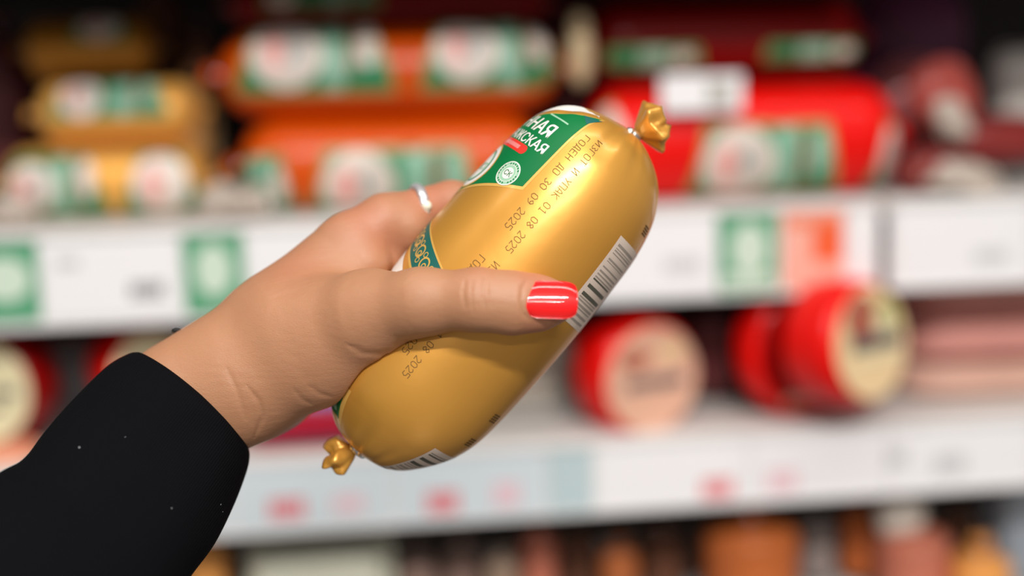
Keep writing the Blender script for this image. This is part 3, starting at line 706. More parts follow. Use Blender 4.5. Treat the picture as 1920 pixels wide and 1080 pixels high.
# thin pale lines across the top of the label
for (p0, p1, ww) in (((1034, 214), (1066, 234), 1.6),):
    u0 = hit(*p0); u1 = hit(*p1)
    if u0 and u1: decal('fine_line', (u0[0] - ww, u0[1]), (u0[0] + ww, u0[1]), (u1[0] + ww, u1[1]), (u1[0] - ww, u1[1]), I_mint, 0.24, 3, 12, lab)
# teal ornament band seen between thumb and finger
a = hit(806, 432); b_ = hit(828, 506)
if a and b_:
    sl_ = (b_[0] - a[0]) / (b_[1] - a[1])
    def bs(ph): return a[0] + sl_ * (ph - a[1])
    PN = b_[1] + 0.06
    g = decal('ornament_band', (bs(PN) + 4, PN), (bs(PN) - 62, PN), (bs(-1.9) - 62, -1.9), (bs(-1.9) + 4, -1.9), I_gold, 0.10, 12, 60, label='teal and gold ornament band')
    decal('teal_field', (bs(PN), PN), (bs(PN) - 56, PN), (bs(-1.9) - 56, -1.9), (bs(-1.9), -1.9), I_teal, 0.15, 12, 60, g)
    decal('white_field', (bs(PN) - 64, PN - .3), (bs(PN) - 100, PN - .3), (bs(-1.9) - 110, -1.9), (bs(-1.9) - 64, -1.9), I_white, 0.12, 12, 60, g)
    for k, ph in enumerate(np.linspace(-1.6, PN - .1, 6)):
        cc = bs(ph) - 28
        ring('ornament_scroll', cc, ph, 10, 13.5, I_gold, 0.2, g, 24); ring('ornament_scroll', cc - 4, ph + 0.012, 3.5, 6, I_gold, 0.2, g, 16)
        ring('ornament_scroll', cc + 14, ph - 0.07, 4, 6, I_gold, 0.2, g, 14); ring('ornament_scroll', cc - 16, ph + 0.06, 4, 6, I_gold, 0.2, g, 14)
# green corner of the next label near the lower clip
q = hit(640, 772) or (60, -0.9)
decal('lower_label', (26, q[1] + 0.02), (92, q[1] + 0.10), (110, -2.4), (40, -2.4), I_gold, 0.10, 12, 30, label='green printed label end near the clip')
decal('lower_label_field', (32, q[1] - 0.08), (92, q[1] - 0.0), (110, -2.4), (44, -2.4), I_green, 0.15, 12, 30)
decal('lower_label_mark', (40, q[1] - 0.22), (90, q[1] - 0.22), (100, -1.6), (46, -1.6), I_mint, 0.19, 12, 30)
# printed date lines, stroke lettering
GL = {'0': [[(0, .2), (0, .8), (.3, 1), (.6, .8), (.6, .2), (.3, 0), (0, .2)]], '1': [[(.1, .8), (.35, 1), (.35, 0)], [(.1, 0), (.6, 0)]],
 '2': [[(0, .8), (.3, 1), (.6, .8), (.6, .6), (0, 0), (.6, 0)]], '3': [[(0, .9), (.3, 1), (.6, .8), (.3, .55), (.6, .25), (.3, 0), (0, .1)]],
 '5': [[(.6, 1), (0, 1), (0, .6), (.4, .6), (.6, .35), (.4, 0), (0, .05)]], '8': [[(.3, .53), (.02, .75), (.3, 1), (.58, .75), (.3, .53), (0, .25), (.3, 0), (.6, .25), (.3, .53)]],
 '9': [[(.1, 0), (.5, .3), (.6, .7), (.3, 1), (0, .75), (.3, .5), (.58, .65)]],
 'И': [[(0, 1), (0, 0), (.6, 1), (.6, 0)]], 'З': [[(0, .9), (.3, 1), (.6, .8), (.3, .55), (.6, .25), (.3, 0), (0, .1)]], 'Г': [[(0, 0), (0, 1), (.6, 1)]],
 'О': [[(0, .15), (0, .85), (.15, 1), (.45, 1), (.6, .85), (.6, .15), (.45, 0), (.15, 0), (0, .15)]], 'Т': [[(0, 1), (.6, 1)], [(.3, 1), (.3, 0)]],
 'У': [[(0, 1), (.3, .45)], [(.6, 1), (.1, 0)]], 'П': [[(0, 0), (0, 1), (.6, 1), (.6, 0)]], 'А': [[(0, 0), (.1, .7), (.3, 1), (.5, .7), (.6, 0)], [(.05, .35), (.55, .35)]],
 'К': [[(0, 0), (0, 1)], [(.6, 1), (0, .5), (.6, 0)]], 'Д': [[(0, -.12), (0, .1), (.6, .1), (.6, -.12)], [(.1, .1), (.2, 1), (.5, 1), (.5, .1)]], 'Е': [[(.6, 1), (0, 1), (0, 0), (.6, 0)], [(0, .5), (.45, .5)]],
 'Н': [[(0, 0), (0, 1)], [(.6, 0), (.6, 1)], [(0, .5), (.6, .5)]]}
def stamp(name, text, s_start, ph0, pitch, h, parent=saus, wd=0.62):
    vs, fs = [], []; s = s_start
    for ch in text:
        for pl in GL.get(ch, []):
            P = [(s - x * pitch * 1.15, ph0 * 170 - y * h) for x, y in pl]
            for (a0, a1), (b0, b1) in zip(P[:-1], P[1:]):
                d = np.array((b0 - a0, b1 - a1)); L = np.linalg.norm(d); d /= L; n = np.array((-d[1], d[0])) * wd
                k = max(1, int(L / 5)); o = len(vs)
                for i in range(k + 1):
                    c = np.array((a0, a1)) + d * (L * i / k)
                    vs += [c + n, c - n]
                fs += [(o + 2 * i, o + 2 * i + 1, o + 2 * i + 3, o + 2 * i + 2) for i in range(k)]
        s -= pitch
    arr = np.array(vs)
    return sa_obj(name, to_world(surf(arr[:, 0], arr[:, 1] / 170, 0.10)), fs, I_ink, parent)
# letters stand with their feet towards the upper left edge of the picture
def stampline(text, pa, pb, h, n=None):
    qa, qb = hit(*pa), hit(*pb); n = n or len(text)
    pitch = (qa[0] - qb[0]) / (n - 0.4)
    stamp('date_stamp', text, qa[0], (qa[1] + qb[1]) / 2, pitch, -h)
    return qa, qb, pitch
qa, qb, pit = stampline('ИЗГОТ И УПАК 01 08 2025', (1120, 262), (948, 466), 14)
ra, rb, pit2 = stampline('ГОДЕН ДО 30 09 2025', (1096, 252), (948, 424), 14)
stamp('date_stamp', 'ИЗГОТ И УПАК 01 08 2025', qa[0] - 283, (qa[1] + qb[1]) / 2, pit, -14)
stamp('date_stamp', 'ГОДЕН ДО 30 09 2025', ra[0] - 283, (ra[1] + rb[1]) / 2, pit2, -14)
# barcode stickers
def barcode(s0, s1, ph0, ph1, label):
    b = decal('barcode_panel', (s0, ph0), (s1, ph0), (s1, ph1), (s0, ph1), I_lab, 0.10, 24, 24, label=label)
    rnd = random.Random(5); s = s0 + 9; ws = [3, 3, 1.6, 4, 2, 3, 1.6, 6, 2, 1.6, 3]
    i = 0; g = 0
    while s < s1 - 12:
        wdt = ws[i % len(ws)] * rnd.choice((0.8, 1.1, 1.5)); 
        if i in (6, 7): wdt = 7
        decal('barcode_bar', (s, ph0 + .05), (min(s + wdt, s1 - 8), ph0 + .05), (min(s + wdt, s1 - 8), ph1 - .22), (s, ph1 - .22), I_black if i in (6, 7, 8) else I_bar, 0.16, 3, 14, b)
        s += wdt + rnd.choice((2.6, 4.0, 6.5, 10)); i += 1
u0 = hit(1164, 441); u1 = hit(1052, 590)
ph_s = (u0[1]) if u0 else .7
barcode(437, (u0[0] if u0 else 628), ph_s, ph_s + 0.75, 'pale barcode panel beside the nail')
u = hit(812, 842) or (96, .62)
barcode(4, u[0] + 4, u[1], u[1] + 0.8, 'pale barcode panel at the lower rounded end')
for (px, py, rr_) in ((1209, 432, 9), (880, 829, 9), (925, 785, 8)):
    q = hit(px, py)
    if q:
        for k in range(4): decal('small_mark', (q[0] - rr_ + k * 5, q[1] - .05), (q[0] - rr_ + k * 5 + 3, q[1] - .05), (q[0] - rr_ + k * 5 + 3, q[1] + .12), (q[0] - rr_ + k * 5, q[1] + .12), I_ink, 0.12, 2, 6)
# clips and gathered film ends
def SP(px, py, z): return Vector(PW(px, py, z)) - base
SILV = mat('clip_aluminium', (222, 224, 226), 0.2, 0.95, var=0.03)
axw = (PW(*A1, 0) - PW(*A0, 0)).normalized()
def ball(name, c, r, m, parent, sc_=(1, 1, 1)):
    bm = bmesh.new(); bmesh.ops.create_uvsphere(bm, u_segments=16, v_segments=10, radius=r)
    vs = [v.co * 1 for v in bm.verts]; bm.verts.index_update(); fs = [[v.index for v in f.verts] for f in bm.faces]; bm.free()
    return mesh_obj(name, [Vector((v.x * sc_[0], v.y * sc_[1], v.z * sc_[2])) + Vector(c) for v in vs], fs, m, parent)
cl = torus('metal_clip', SILV, saus, SP(1188, 254, 2), axw, 2.0e-3, 1.3e-3, 1.3)
ball('crimp', SP(1181, 249, 4), 2.1e-3, SILV, cl); ball('crimp', SP(1192, 262, 3), 1.7e-3, SILV, cl)
GF = GOLD
g1 = gather('gathered_end', GF, saus, SP(1192, 248, 0), cam2w(PZ(1250, 226, 0)) - cam2w(PZ(1192, 248, 0)), 0.0016, 0.0098, 0.0120, 3, 6)
cl = torus('metal_clip', SILV, saus, SP(673, 846, 2), axw, 1.8e-3, 1.2e-3, 1.3)
ball('crimp', SP(665, 837, 4), 1.9e-3, SILV, cl); ball('crimp', SP(680, 850, 4), 2.0e-3, SILV, cl)
g2 = gather('gathered_end', GF, saus, SP(666, 846, 0), cam2w(PZ(610, 858, 0)) - cam2w(PZ(668, 846, 0)), 0.0016, 0.0072, 0.0110, 8, 5)

# ------------------------------------------------------------------ the hand: one continuous surface from blended tapering limbs
H = 0.0006
lo = np.array(PZ(200, 960, 0)) ; hi = np.array(PZ(1120, 320, 0))
x0, x1 = lo[0] - .002, hi[0]; y0, y1 = lo[1] - .012, hi[1] + .004; z0_, z1_ = -D0 - .062, -D0 + .066
gx = np.arange(x0, x1, H, dtype=np.float32); gy = np.arange(y0, y1, H, dtype=np.float32); gz = np.arange(z0_, z1_, H, dtype=np.float32)
X = gx[:, None, None]; Y_ = gy[None, :, None]; Z = gz[None, None, :]
Fd = np.full((len(gx), len(gy), len(gz)), 1.0, np.float32)
def limb(p, q, kk=0.006, zs=1.0):
    """p, q = (px, py, zmm, radius in pixels); zs < 1 flattens the limb towards the viewer; blended into the field"""
    global Fd
    a = PZ(*p[:3]); b = PZ(*q[:3]); ra = p[3] * (D0 - p[2] / 1000) / F_PX; rb = q[3] * (D0 - q[2] / 1000) / F_PX
    m_ = max(ra, rb) + 3 * kk + 0.004
    ix = slice(*np.searchsorted(gx, (min(a[0], b[0]) - m_, max(a[0], b[0]) + m_))); iy = slice(*np.searchsorted(gy, (min(a[1], b[1]) - m_, max(a[1], b[1]) + m_)))
    iz = slice(*np.searchsorted(gz, (min(a[2], b[2]) - m_, max(a[2], b[2]) + m_)))
    xs, ys, zs_ = X[ix], Y_[:, iy], Z[:, :, iz]
    d = b - a; dz = d[2] / zs
    L2 = d[0] ** 2 + d[1] ** 2 + dz ** 2 + 1e-12
    rx, ry, rz = xs - np.float32(a[0]), ys - np.float32(a[1]), (zs_ - np.float32(a[2])) / np.float32(zs)
    t = np.clip((rx * d[0] + ry * d[1] + rz * dz) / L2, 0, 1).astype(np.float32)
    dist = np.sqrt((rx - t * d[0]) ** 2 + (ry - t * d[1]) ** 2 + (rz - t * dz) ** 2) - (ra + t * (rb - ra))
    cur = Fd[ix, iy, iz]
    h = np.clip(0.5 + 0.5 * (cur - dist) / kk, 0, 1)
    Fd[ix, iy, iz] = (cur * (1 - h) + dist * h - kk * h * (1 - h)).astype(np.float32)
# forearm, wrist, back of the hand
limb((228, 885, 20, 118), (352, 762, 6, 118), 0.010, 0.75)
limb((352, 762, 6, 118), (440, 700, 4, 108), 0.010, 0.78)
limb((440, 700, 4, 110), (538, 640, 0, 104), 0.010, 0.8)
limb((480, 680, 0, 96), (664, 452, -8, 47), 0.010, 0.9)
limb((520, 610, -2, 92), (636, 470, -6, 50), 0.010, 0.9)
limb((500, 690, -12, 100), (640, 520, -28, 60), 0.010)
limb((500, 700, -14, 95), (610, 610, -38, 62), 0.010)
limb((480, 720, -10, 90), (575, 690, -38, 62), 0.010)
limb((540, 610, 4, 92), (690, 500, -2, 42), 0.010)
# ball of the thumb
limb((470, 712, 8, 106), (600, 660, 14, 92), 0.010, 0.85)
limb((600, 660, 14, 88), (688, 606, 24, 78), 0.010, 0.9)
limb((560, 620, 12, 84), (700, 574, 24, 64), 0.010, 0.9)
# thumb
limb((688, 590, 26, 76), (790, 566, 38, 60), 0.006, 0.95)
limb((790, 566, 38, 60), (897, 562, 44, 56), 0.005, 0.9)
limb((897, 562, 44, 57.5), (960, 568, 44, 57), 0.004, 0.85)
limb((960, 568, 44, 56), (1010, 568, 42, 49), 0.004, 0.8)
limb((1010, 568, 42, 49), (1040, 566, 39.5, 38), 0.004, 0.8)
limb((985, 588, 43, 26), (1044, 581, 40, 18), 0.003)
# the four fingers wrap round the far side of the sausage
def AXP(s, th, extra):
    """point beside the sausage axis: th from the upper left edge round the back, extra mm outside the skin"""
    r = float(rad(s)) + extra / 1000 / K
    p = float(offc(s)) - r * math.cos(th); z = -r * math.sin(th)
    x = A0[0] + AX[0] * s + PD[0] * p; y = A0[1] + AX[1] * s + PD[1] * p
    zm = z * K * 1000; d = D0 - zm / 1000
    return (960 + (x - 960) * D0 / d, 540 + (y - 540) * D0 / d, zm)
tips = []
def finger(knuckle, s_list, ths, radii, extra=8.0):
    pts = [knuckle[:3]] + [AXP(s, th, rr * K * 1000 * 0.93) for s, th, rr in zip(s_list, ths, radii[1:])]
    for i in range(len(pts) - 1):
        limb((*pts[i], radii[i]), (*pts[i + 1], radii[i + 1]), 0.0022 if i else 0.005)
    tips.append((pts[-2], pts[-1], radii[-1]))
limb((664, 452, -8, 50), (722, 416, -12, 49), 0.006)
finger((722, 416, -12, 49), (468, 484, 494, 498), (0.62, 1.25, 1.75, 2.05), (49, 44, 39, 36, 30))
finger((650, 510, -24, 48), (378, 392, 400, 404), (0.30, 1.0, 1.7, 2.1), (46, 43, 40, 37, 31))
finger((610, 600, -34, 46), (290, 304, 312, 316), (0.30, 1.0, 1.7, 2.1), (44, 41, 38, 35, 30))
finger((575, 680, -36, 42), (210, 222, 230, 234), (0.42, 1.05, 1.6, 1.95), (40, 35, 32, 30, 26))
# the palm and fingers press against the skin of the sausage, never into it
cz = -(Z) ; 
def sausage_field():
    xs = gx / K; ys = gy / K
    Xp = (xs + 960 - A0[0])[:, None]; Yp = (-ys + 540 - A0[1])[None, :]
    s = Xp * AX[0] + Yp * AX[1]; p = Xp * PD[0] + Yp * PD[1]
    r = rad(s); o = offc(s); out = (s < 0) | (s > LPX)
    r = np.where(out, 0, r); ds = np.where(s < 0, -s, np.where(s > LPX, s - LPX, 0))
    zz_ = (gz + D0) / K
    dd = np.sqrt(((p - o) ** 2)[:, :, None] + zz_[None, None, :] ** 2 + (ds ** 2)[:, :, None]) - r[:, :, None]
    return (dd * K).astype(np.float32)
FS = sausage_field()
k2 = np.float32(0.0012); A_ = Fd; B_ = -(FS - np.float32(0.0004))
hh = np.clip(0.5 - 0.5 * (A_ - B_) / k2, 0, 1)
Fd = (A_ * (1 - hh) + B_ * hh + k2 * hh * (1 - hh)).astype(np.float32)
del FS, A_, B_, hh
# creases: shallow grooves along lines seen on the near side
def groove(pts, depth, width):
    """pts in picture positions; depth and width in mm"""
    global Fd
    P = np.array([(PZ(a, b, 20)[0] / (D0 - .02), PZ(a, b, 20)[1] / (D0 - .02)) for a, b in pts])
    wv = width / 1000 / (D0 - 0.02)
    xa, xb = P[:, 0].min() - 4 * wv, P[:, 0].max() + 4 * wv; ya, yb = P[:, 1].min() - 4 * wv, P[:, 1].max() + 4 * wv
    dm = D0 - .02
    ix = slice(*np.searchsorted(gx, (min(xa * .43, xa * .5), max(xb * .43, xb * .5)))); iy = slice(*np.searchsorted(gy, (min(ya * .43, ya * .5), max(yb * .43, yb * .5))))
    iz = slice(*np.searchsorted(gz, (-D0 - .004, gz[-1] + 1)))
    u = X[ix] / -Z[:, :, iz]; v = Y_[:, iy] / -Z[:, :, iz]
    best = np.full((u.shape[0], v.shape[1], u.shape[2]), 9., np.float32)
    tot = len(P) - 1
    for i in range(tot):
        a, b = P[i], P[i + 1]; d = b - a; L2 = (d ** 2).sum()
        t = np.clip(((u - a[0]) * d[0] + (v - a[1]) * d[1]) / L2, 0, 1)
        dd = np.sqrt((u - a[0] - t * d[0]) ** 2 + (v - a[1] - t * d[1]) ** 2)
        tt = (i + t) / tot; fade = np.clip(np.minimum(tt, 1 - tt) * 5, 0.0, 1)
        best = np.minimum(best, dd / np.maximum(fade, 0.05))
    Fd[ix, iy, iz] += (depth / 1000 * np.exp(-(best / wv) ** 2)).astype(np.float32)
groove([(424, 688), (446, 735), (462, 790)], 0.35, 0.8)
groove([(462, 722), (486, 752), (493, 780), (474, 826)], 0.5, 0.8)
groove([(574, 720), (600, 738), (624, 744)], 0.3, 0.8)
groove([(548, 726), (566, 748), (588, 760)], 0.28, 0.8)
groove([(648, 644), (680, 661), (716, 664), (734, 654)], 0.45, 1.2)
groove([(510, 560), (600, 540), (700, 515), (744, 500)], 0.25, 3.0)
for pts, dp in (([(873, 522), (869, 550), (874, 585)], .25), ([(886, 516), (884, 550), (888, 590)], .18), ([(908, 518), (905, 550), (910, 588)], .28), ([(920, 526), (920, 556), (922, 584)], .18), ([(897, 530), (895, 560), (898, 580)], .15)):
    groove(pts, dp * 1.7, 0.6)
groove([(990, 522), (979, 540), (977, 562), (981, 588), (996, 604)], 0.6, 0.7)
def surface_nets(F, ox, oy, oz, h):
    nx, ny, nz = F.shape; ins = F < 0
    c = np.zeros((nx - 1, ny - 1, nz - 1), np.int8)
    for a in (0, 1):
        for b in (0, 1):
            for d in (0, 1): c += ins[a:nx - 1 + a, b:ny - 1 + b, d:nz - 1 + d]
    I = np.argwhere((c > 0) & (c < 8)); n = len(I)
    idx = np.full(c.shape, -1, np.int32); idx[I[:, 0], I[:, 1], I[:, 2]] = np.arange(n)
    acc = np.zeros((n, 3)); cnt = np.zeros(n)
    cor = [(a, b, d) for a in (0, 1) for b in (0, 1) for d in (0, 1)]
    val = {k: F[I[:, 0] + k[0], I[:, 1] + k[1], I[:, 2] + k[2]].astype(float) for k in cor}
    for k in cor:
        for ax in range(3):
            if k[ax]: continue
            k2_ = list(k); k2_[ax] = 1; k2_ = tuple(k2_)
            a, b = val[k], val[k2_]; m = (a < 0) != (b < 0)
            t = np.where(m, a / np.where(a == b, 1, a - b), 0)
            p = np.tile(np.array(k, float), (n, 1)); p[:, ax] += t
            acc[m] += p[m]; cnt[m] += 1
    V = (I + acc / cnt[:, None]) * h + np.array([ox, oy, oz])
    faces = []
    for ax in range(3):
        sl0 = [slice(None)] * 3; sl1 = [slice(None)] * 3; sl0[ax] = slice(0, -1); sl1[ax] = slice(1, None)
        a = ins[tuple(sl0)]; b = ins[tuple(sl1)]; E = np.argwhere(a != b)
        u, v = [(1, 2), (2, 0), (0, 1)][ax]
        E = E[(E[:, u] > 0) & (E[:, v] > 0) & (E[:, u] < F.shape[u] - 1) & (E[:, v] < F.shape[v] - 1)]
        def at(du, dv):
            q = E.copy(); q[:, u] += du; q[:, v] += dv; return idx[q[:, 0], q[:, 1], q[:, 2]]
        Q = np.stack([at(-1, -1), at(0, -1), at(0, 0), at(-1, 0)], 1)
        flip = ~a[E[:, 0], E[:, 1], E[:, 2]]
        Q[flip] = Q[flip][:, ::-1]; faces.append(Q)
    Q = np.concatenate(faces); Q = Q[(Q >= 0).all(1)]
    # gentle smoothing
    for it in range(3):
        S = np.zeros_like(V); N = np.zeros(n)
        for a, b in ((0, 1), (1, 2), (2, 3), (3, 0)):
            np.add.at(S, Q[:, a], V[Q[:, b]]); np.add.at(S, Q[:, b], V[Q[:, a]]); np.add.at(N, Q[:, a], 1); np.add.at(N, Q[:, b], 1)
        lam = 0.5 if it != 1 else -0.3
        V = V + lam * (S / np.maximum(N, 1)[:, None] - V)
    return V, Q
HV, HQ = surface_nets(Fd, gx[0], gy[0], gz[0], H)
del Fd
WV = to_world(HV)
pbase = PW(-100, 1200, 60)
person = thing('person', 'left hand and forearm in a black sleeve, thumb with red nail pressed on the sausage', 'person', pbase)
def skin_mat():
    m = bpy.data.materials.new('skin'); m.use_nodes = True; nt = m.node_tree; b = nt.nodes['Principled BSDF']; L = nt.links
    tc = nt.nodes.new('ShaderNodeTexCoord')
    n1 = nt.nodes.new('ShaderNodeTexNoise'); n1.inputs['Scale'].default_value = 22; n1.inputs['Detail'].default_value = 4; L.new(tc.outputs['Object'], n1.inputs['Vector'])
    n3 = nt.nodes.new('ShaderNodeTexNoise'); n3.inputs['Scale'].default_value = 160; n3.inputs['Detail'].default_value = 3; L.new(tc.outputs['Object'], n3.inputs['Vector'])
    mx = nt.nodes.new('ShaderNodeMix'); mx.data_type = 'RGBA'; mx.inputs[6].default_value = lin((166, 117, 86)); mx.inputs[7].default_value = lin((180, 131, 97)); L.new(n1.outputs[0], mx.inputs[0])
    m2 = nt.nodes.new('ShaderNodeMix'); m2.data_type = 'RGBA'; m2.inputs[7].default_value = lin((182, 104, 80)); L.new(mx.outputs[2], m2.inputs[6])
    at = nt.nodes.new('ShaderNodeAttribute'); at.attribute_name = 'flush'; L.new(at.outputs['Fac'], m2.inputs[0])
    L.new(m2.outputs[2], b.inputs['Base Color'])
    b.inputs['Roughness'].default_value = 0.5; b.inputs['Subsurface Weight'].default_value = 0.25; b.inputs['Subsurface Radius'].default_value = (1, .35, .2); b.inputs['Subsurface Scale'].default_value = 0.004
    vo = nt.nodes.new('ShaderNodeTexVoronoi'); vo.feature = 'DISTANCE_TO_EDGE'; vo.inputs['Scale'].default_value = 1500
    mp = nt.nodes.new('ShaderNodeMapping'); mp.inputs['Rotation'].default_value = (0, D(35), 0); mp.inputs['Scale'].default_value = (0.45, 1, 1); L.new(tc.outputs['Object'], mp.inputs['Vector']); L.new(mp.outputs[0], vo.inputs['Vector'])
    cl_ = nt.nodes.new('ShaderNodeMapRange'); cl_.inputs[1].default_value = 0; cl_.inputs[2].default_value = 0.15; L.new(vo.outputs['Distance'], cl_.inputs[0])
    n2 = nt.nodes.new('ShaderNodeTexNoise'); n2.inputs['Scale'].default_value = 420; n2.inputs['Detail'].default_value = 3
    mp2 = nt.nodes.new('ShaderNodeMapping'); mp2.inputs['Rotation'].default_value = (0, D(-50), 0); mp2.inputs['Scale'].default_value = (0.3, 1, 1); L.new(tc.outputs['Object'], mp2.inputs['Vector']); L.new(mp2.outputs[0], n2.inputs['Vector'])
    ad = nt.nodes.new('ShaderNodeMath'); ad.operation = 'MULTIPLY_ADD'; ad.inputs[1].default_value = 0.16; L.new(cl_.outputs[0], ad.inputs[0]); L.new(n2.outputs[0], ad.inputs[2])
    bp = nt.nodes.new('ShaderNodeBump'); bp.inputs['Strength'].default_value = 0.36; bp.inputs['Distance'].default_value = 0.0005
    L.new(ad.outputs[0], bp.inputs['Height']); L.new(bp.outputs[0], b.inputs['Normal'])
    return m
SKIN = skin_mat()
def body_obj(name, vs, fs, m, parent=person, label=None, b0=pbase):
    a = np.asarray(vs) - np.array(b0)
    me = bpy.data.meshes.new(name); me.vertices.add(len(a)); me.vertices.foreach_set('co', a.astype(np.float32).ravel())
    fs = np.asarray(fs, np.int32); nf, k = fs.shape
    me.loops.add(nf * k); me.loops.foreach_set('vertex_index', fs.ravel()); me.polygons.add(nf)
    me.polygons.foreach_set('loop_start', np.arange(0, nf * k, k, dtype=np.int32)); me.polygons.foreach_set('loop_total', np.full(nf, k, np.int32))
    me.update(); me.validate(); me.polygons.foreach_set('use_smooth', [True] * len(me.polygons)); me.materials.append(m)
    o = bpy.data.objects.new(name, me); C.objects.link(o); o.parent = parent
    if label: o['label'] = label
    return o
hand = body_obj('arm_and_hand', WV, HQ, SKIN)
fl = np.zeros(len(HV), np.float32)          # ruddier skin over knuckle, fingers and the side of the nail
for (px, py, z, rr_, am) in ((690, 430, -8, 70, .6), (800, 390, -20, 70, .8), (1000, 520, 45, 40, .5), (1000, 612, 42, 40, .6), (900, 520, 45, 40, .25), (560, 520, 5, 70, .35), (900, 480, -45, 120, .7)):
    c = PZ(px, py, z); d2 = ((HV - c) ** 2).sum(1); fl = np.maximum(fl, am * np.exp(-d2 / (rr_ * K) ** 2))
at = hand.data.attributes.new('flush', 'FLOAT', 'POINT'); at.data.foreach_set('value', fl)
bvh_h = BVHTree.FromPolygons([Vector(v) for v in WV], [tuple(f) for f in HQ.tolist()])
# the thumb nail
def hdepth(px, py):
    d = (cam2w(((px - 960) / F_PX, -(py - 540) / F_PX, -1)) - CAM).normalized()
    loc, n, i, dist = bvh_h.ray_cast(CAM, d)
    if loc is None: return None
    c = CRI @ (np.array(loc) - np.array(CAM)); return (c[2] + D0) * 1000
NAIL = mat('red_nail_polish', (228, 20, 22), 0.35, 0, 1.0, var=0.01, spec=0.15); NAIL.node_tree.nodes['Principled BSDF'].inputs['Coat Roughness'].default_value = 0.03
zs1 = hdepth(1000, 562); zs2 = hdepth(1040, 562)
print('nail depth', zs1, zs2, hdepth(985, 562), hdepth(1065, 562))
def nail_grid(n=29, k=25, under=0):
    vs = []
    for i in range(n):
        u = -1 + 2 * i / (n - 1)
        for j in range(k):
            v = -1 + 2 * j / (k - 1)
            # rounded rectangle outline, narrower and rounder at the root, squared with soft corners at the tip
            x = 1034 + 49.5 * u * (1 - 0.11 * v ** 4)
            y = 562 + 35.5 * v * (1 - 0.20 * abs(u) ** 5) + 1.0 * u
            uu = (x - 1000) / 40
            zc = zs1 + (zs2 - zs1) * uu + 0.9 - 0.5 * max(0, -u) ** 4 - 0.35 * max(0, uu - 1.0) 
            zc = zs1 + 0.85 - 0.9 * (uu * 0.5) - 0.5 * max(0, u) ** 2 * 1.2 - 0.25 * max(0, -u) ** 5
            R_ = 11.5; yy = 35 * v * K * 1000; sag = R_ - math.sqrt(max(R_ * R_ - yy * yy, 0.1)) - 0.20 * yy
            vs.append(PW(x, y, zc - sag - under))
    return vs
nv_ = nail_grid(); nu_ = nail_grid(under=0.6); n0 = len(nv_)
fs = grid_faces(29, 25); fs2 = [tuple(reversed([q + n0 for q in f])) for f in fs]
rim = [(0, j) for j in range(25)] + [(i, 24) for i in range(1, 29)] + [(28, j) for j in range(23, -1, -1)] + [(i, 0) for i in range(27, 0, -1)]
rim = [i * 25 + j for i, j in rim]
side = [(rim[i], rim[(i + 1) % len(rim)], rim[(i + 1) % len(rim)] + n0, rim[i] + n0) for i in range(len(rim))]
body_obj('fingernail', [tuple(v) for v in nv_ + nu_], fs + fs2 + side, NAIL, label='glossy bright red thumb nail')
# nails of the four hidden fingers
for (pa, pb, rr_) in tips:
    a = np.array(PZ(*pa)); b = np.array(PZ(*pb)); d = (b - a); d /= np.linalg.norm(d)
    s_ = np.array([(b[0] / K + 960) - A0[0], (-b[1] / K + 540) - A0[1]]); sa_ = s_ @ AX
    cpt = np.array([(A0[0] + AX[0] * sa_ - 960) * K, -(A0[1] + AX[1] * sa_ - 540) * K, -D0])
    out = b - cpt; out -= d * (out @ d); out /= np.linalg.norm(out); wv_ = np.cross(d, out); r_ = rr_ * K
    vs = []
    for un in (0, .0005):
        for i in range(9):
            for j in range(9):
                u, v = -1 + i / 4, -1 + j / 4
                vs.append(to_world([b + d * (r_ * .35 + u * r_ * 1.0 * (1 - .15 * v * v)) + wv_ * (v * r_ * .72) + out * (r_ * 1.04 - .0002 - r_ * .36 * v * v - un - r_ * .15 * max(0, u) ** 2)])[0])
    f_ = grid_faces(9, 9); rm = [j for j in range(9)] + [i * 9 + 8 for i in range(1, 9)] + [72 + j for j in range(7, -1, -1)] + [i * 9 for i in range(7, 0, -1)]
    body_obj('fingernail', vs, f_ + [tuple(q + 81 for q in reversed(f)) for f in f_] + [(rm[i], rm[(i + 1) % len(rm)], rm[(i + 1) % len(rm)] + 81, rm[i] + 81) for i in range(len(rm))], NAIL, label='red nail of a finger behind the sausage')
# silver ring on the first finger
rc = PW(784, 394, -18)
rdir = (PW(838, 372, -26) - PW(722, 416, -12)).normalized()
rdir = (rdir + 0.25 * (PW(784, 300, -18) - rc).normalized() * 0 + 0.45 * (PW(850, 430, -18) - rc).normalized()).normalized()
ro = torus('finger_ring', mat('ring_silver', (236, 234, 238), 0.3, 0.7, var=0.02), person, rc - pbase, rdir, 0.0094, 0.0013, 1.5, 60, 12)
ro['label'] = 'thin silver ring with a small pale bead'
ball('ring_bead', PW(800, 386, -9.2) - pbase, 0.0021, mat('bead_pearl', (236, 234, 214), 0.15, 0, 0.8, var=0.01), ro)
# ------------------------------------------------------------------ sleeve
pairs = [((256, 664), (466, 842), 6, 42), ((238, 668), (468, 858), 7, 44), ((197, 694), (462, 886), 9, 46), ((134, 757), (438, 948), 16, 44), ((86, 812), (402, 1020), 26, 42), ((46, 862), (358, 1080), 36, 40),
         ((-12, 896), (310, 1150), 48, 36), ((-150, 1010), (190, 1270), 75, 20), ((-420, 1260), (-60, 1540), 120, 0)]
def catm(P, t):
    n = len(P) - 1; i = min(int(t), n - 1); f = t - i
    p0, p1, p2, p3 = P[max(i - 1, 0)], P[i], P[i + 1], P[min(i + 2, n)]
    return 0.5 * ((2 * p1) + (-p0 + p2) * f + (2 * p0 - 5 * p1 + 4 * p2 - p3) * f * f + (-p0 + 3 * p1 - 3 * p2 + p3) * f ** 3)
keys = [np.array([a[0], a[1], b[0], b[1], z, bl], float) for a, b, z, bl in pairs]
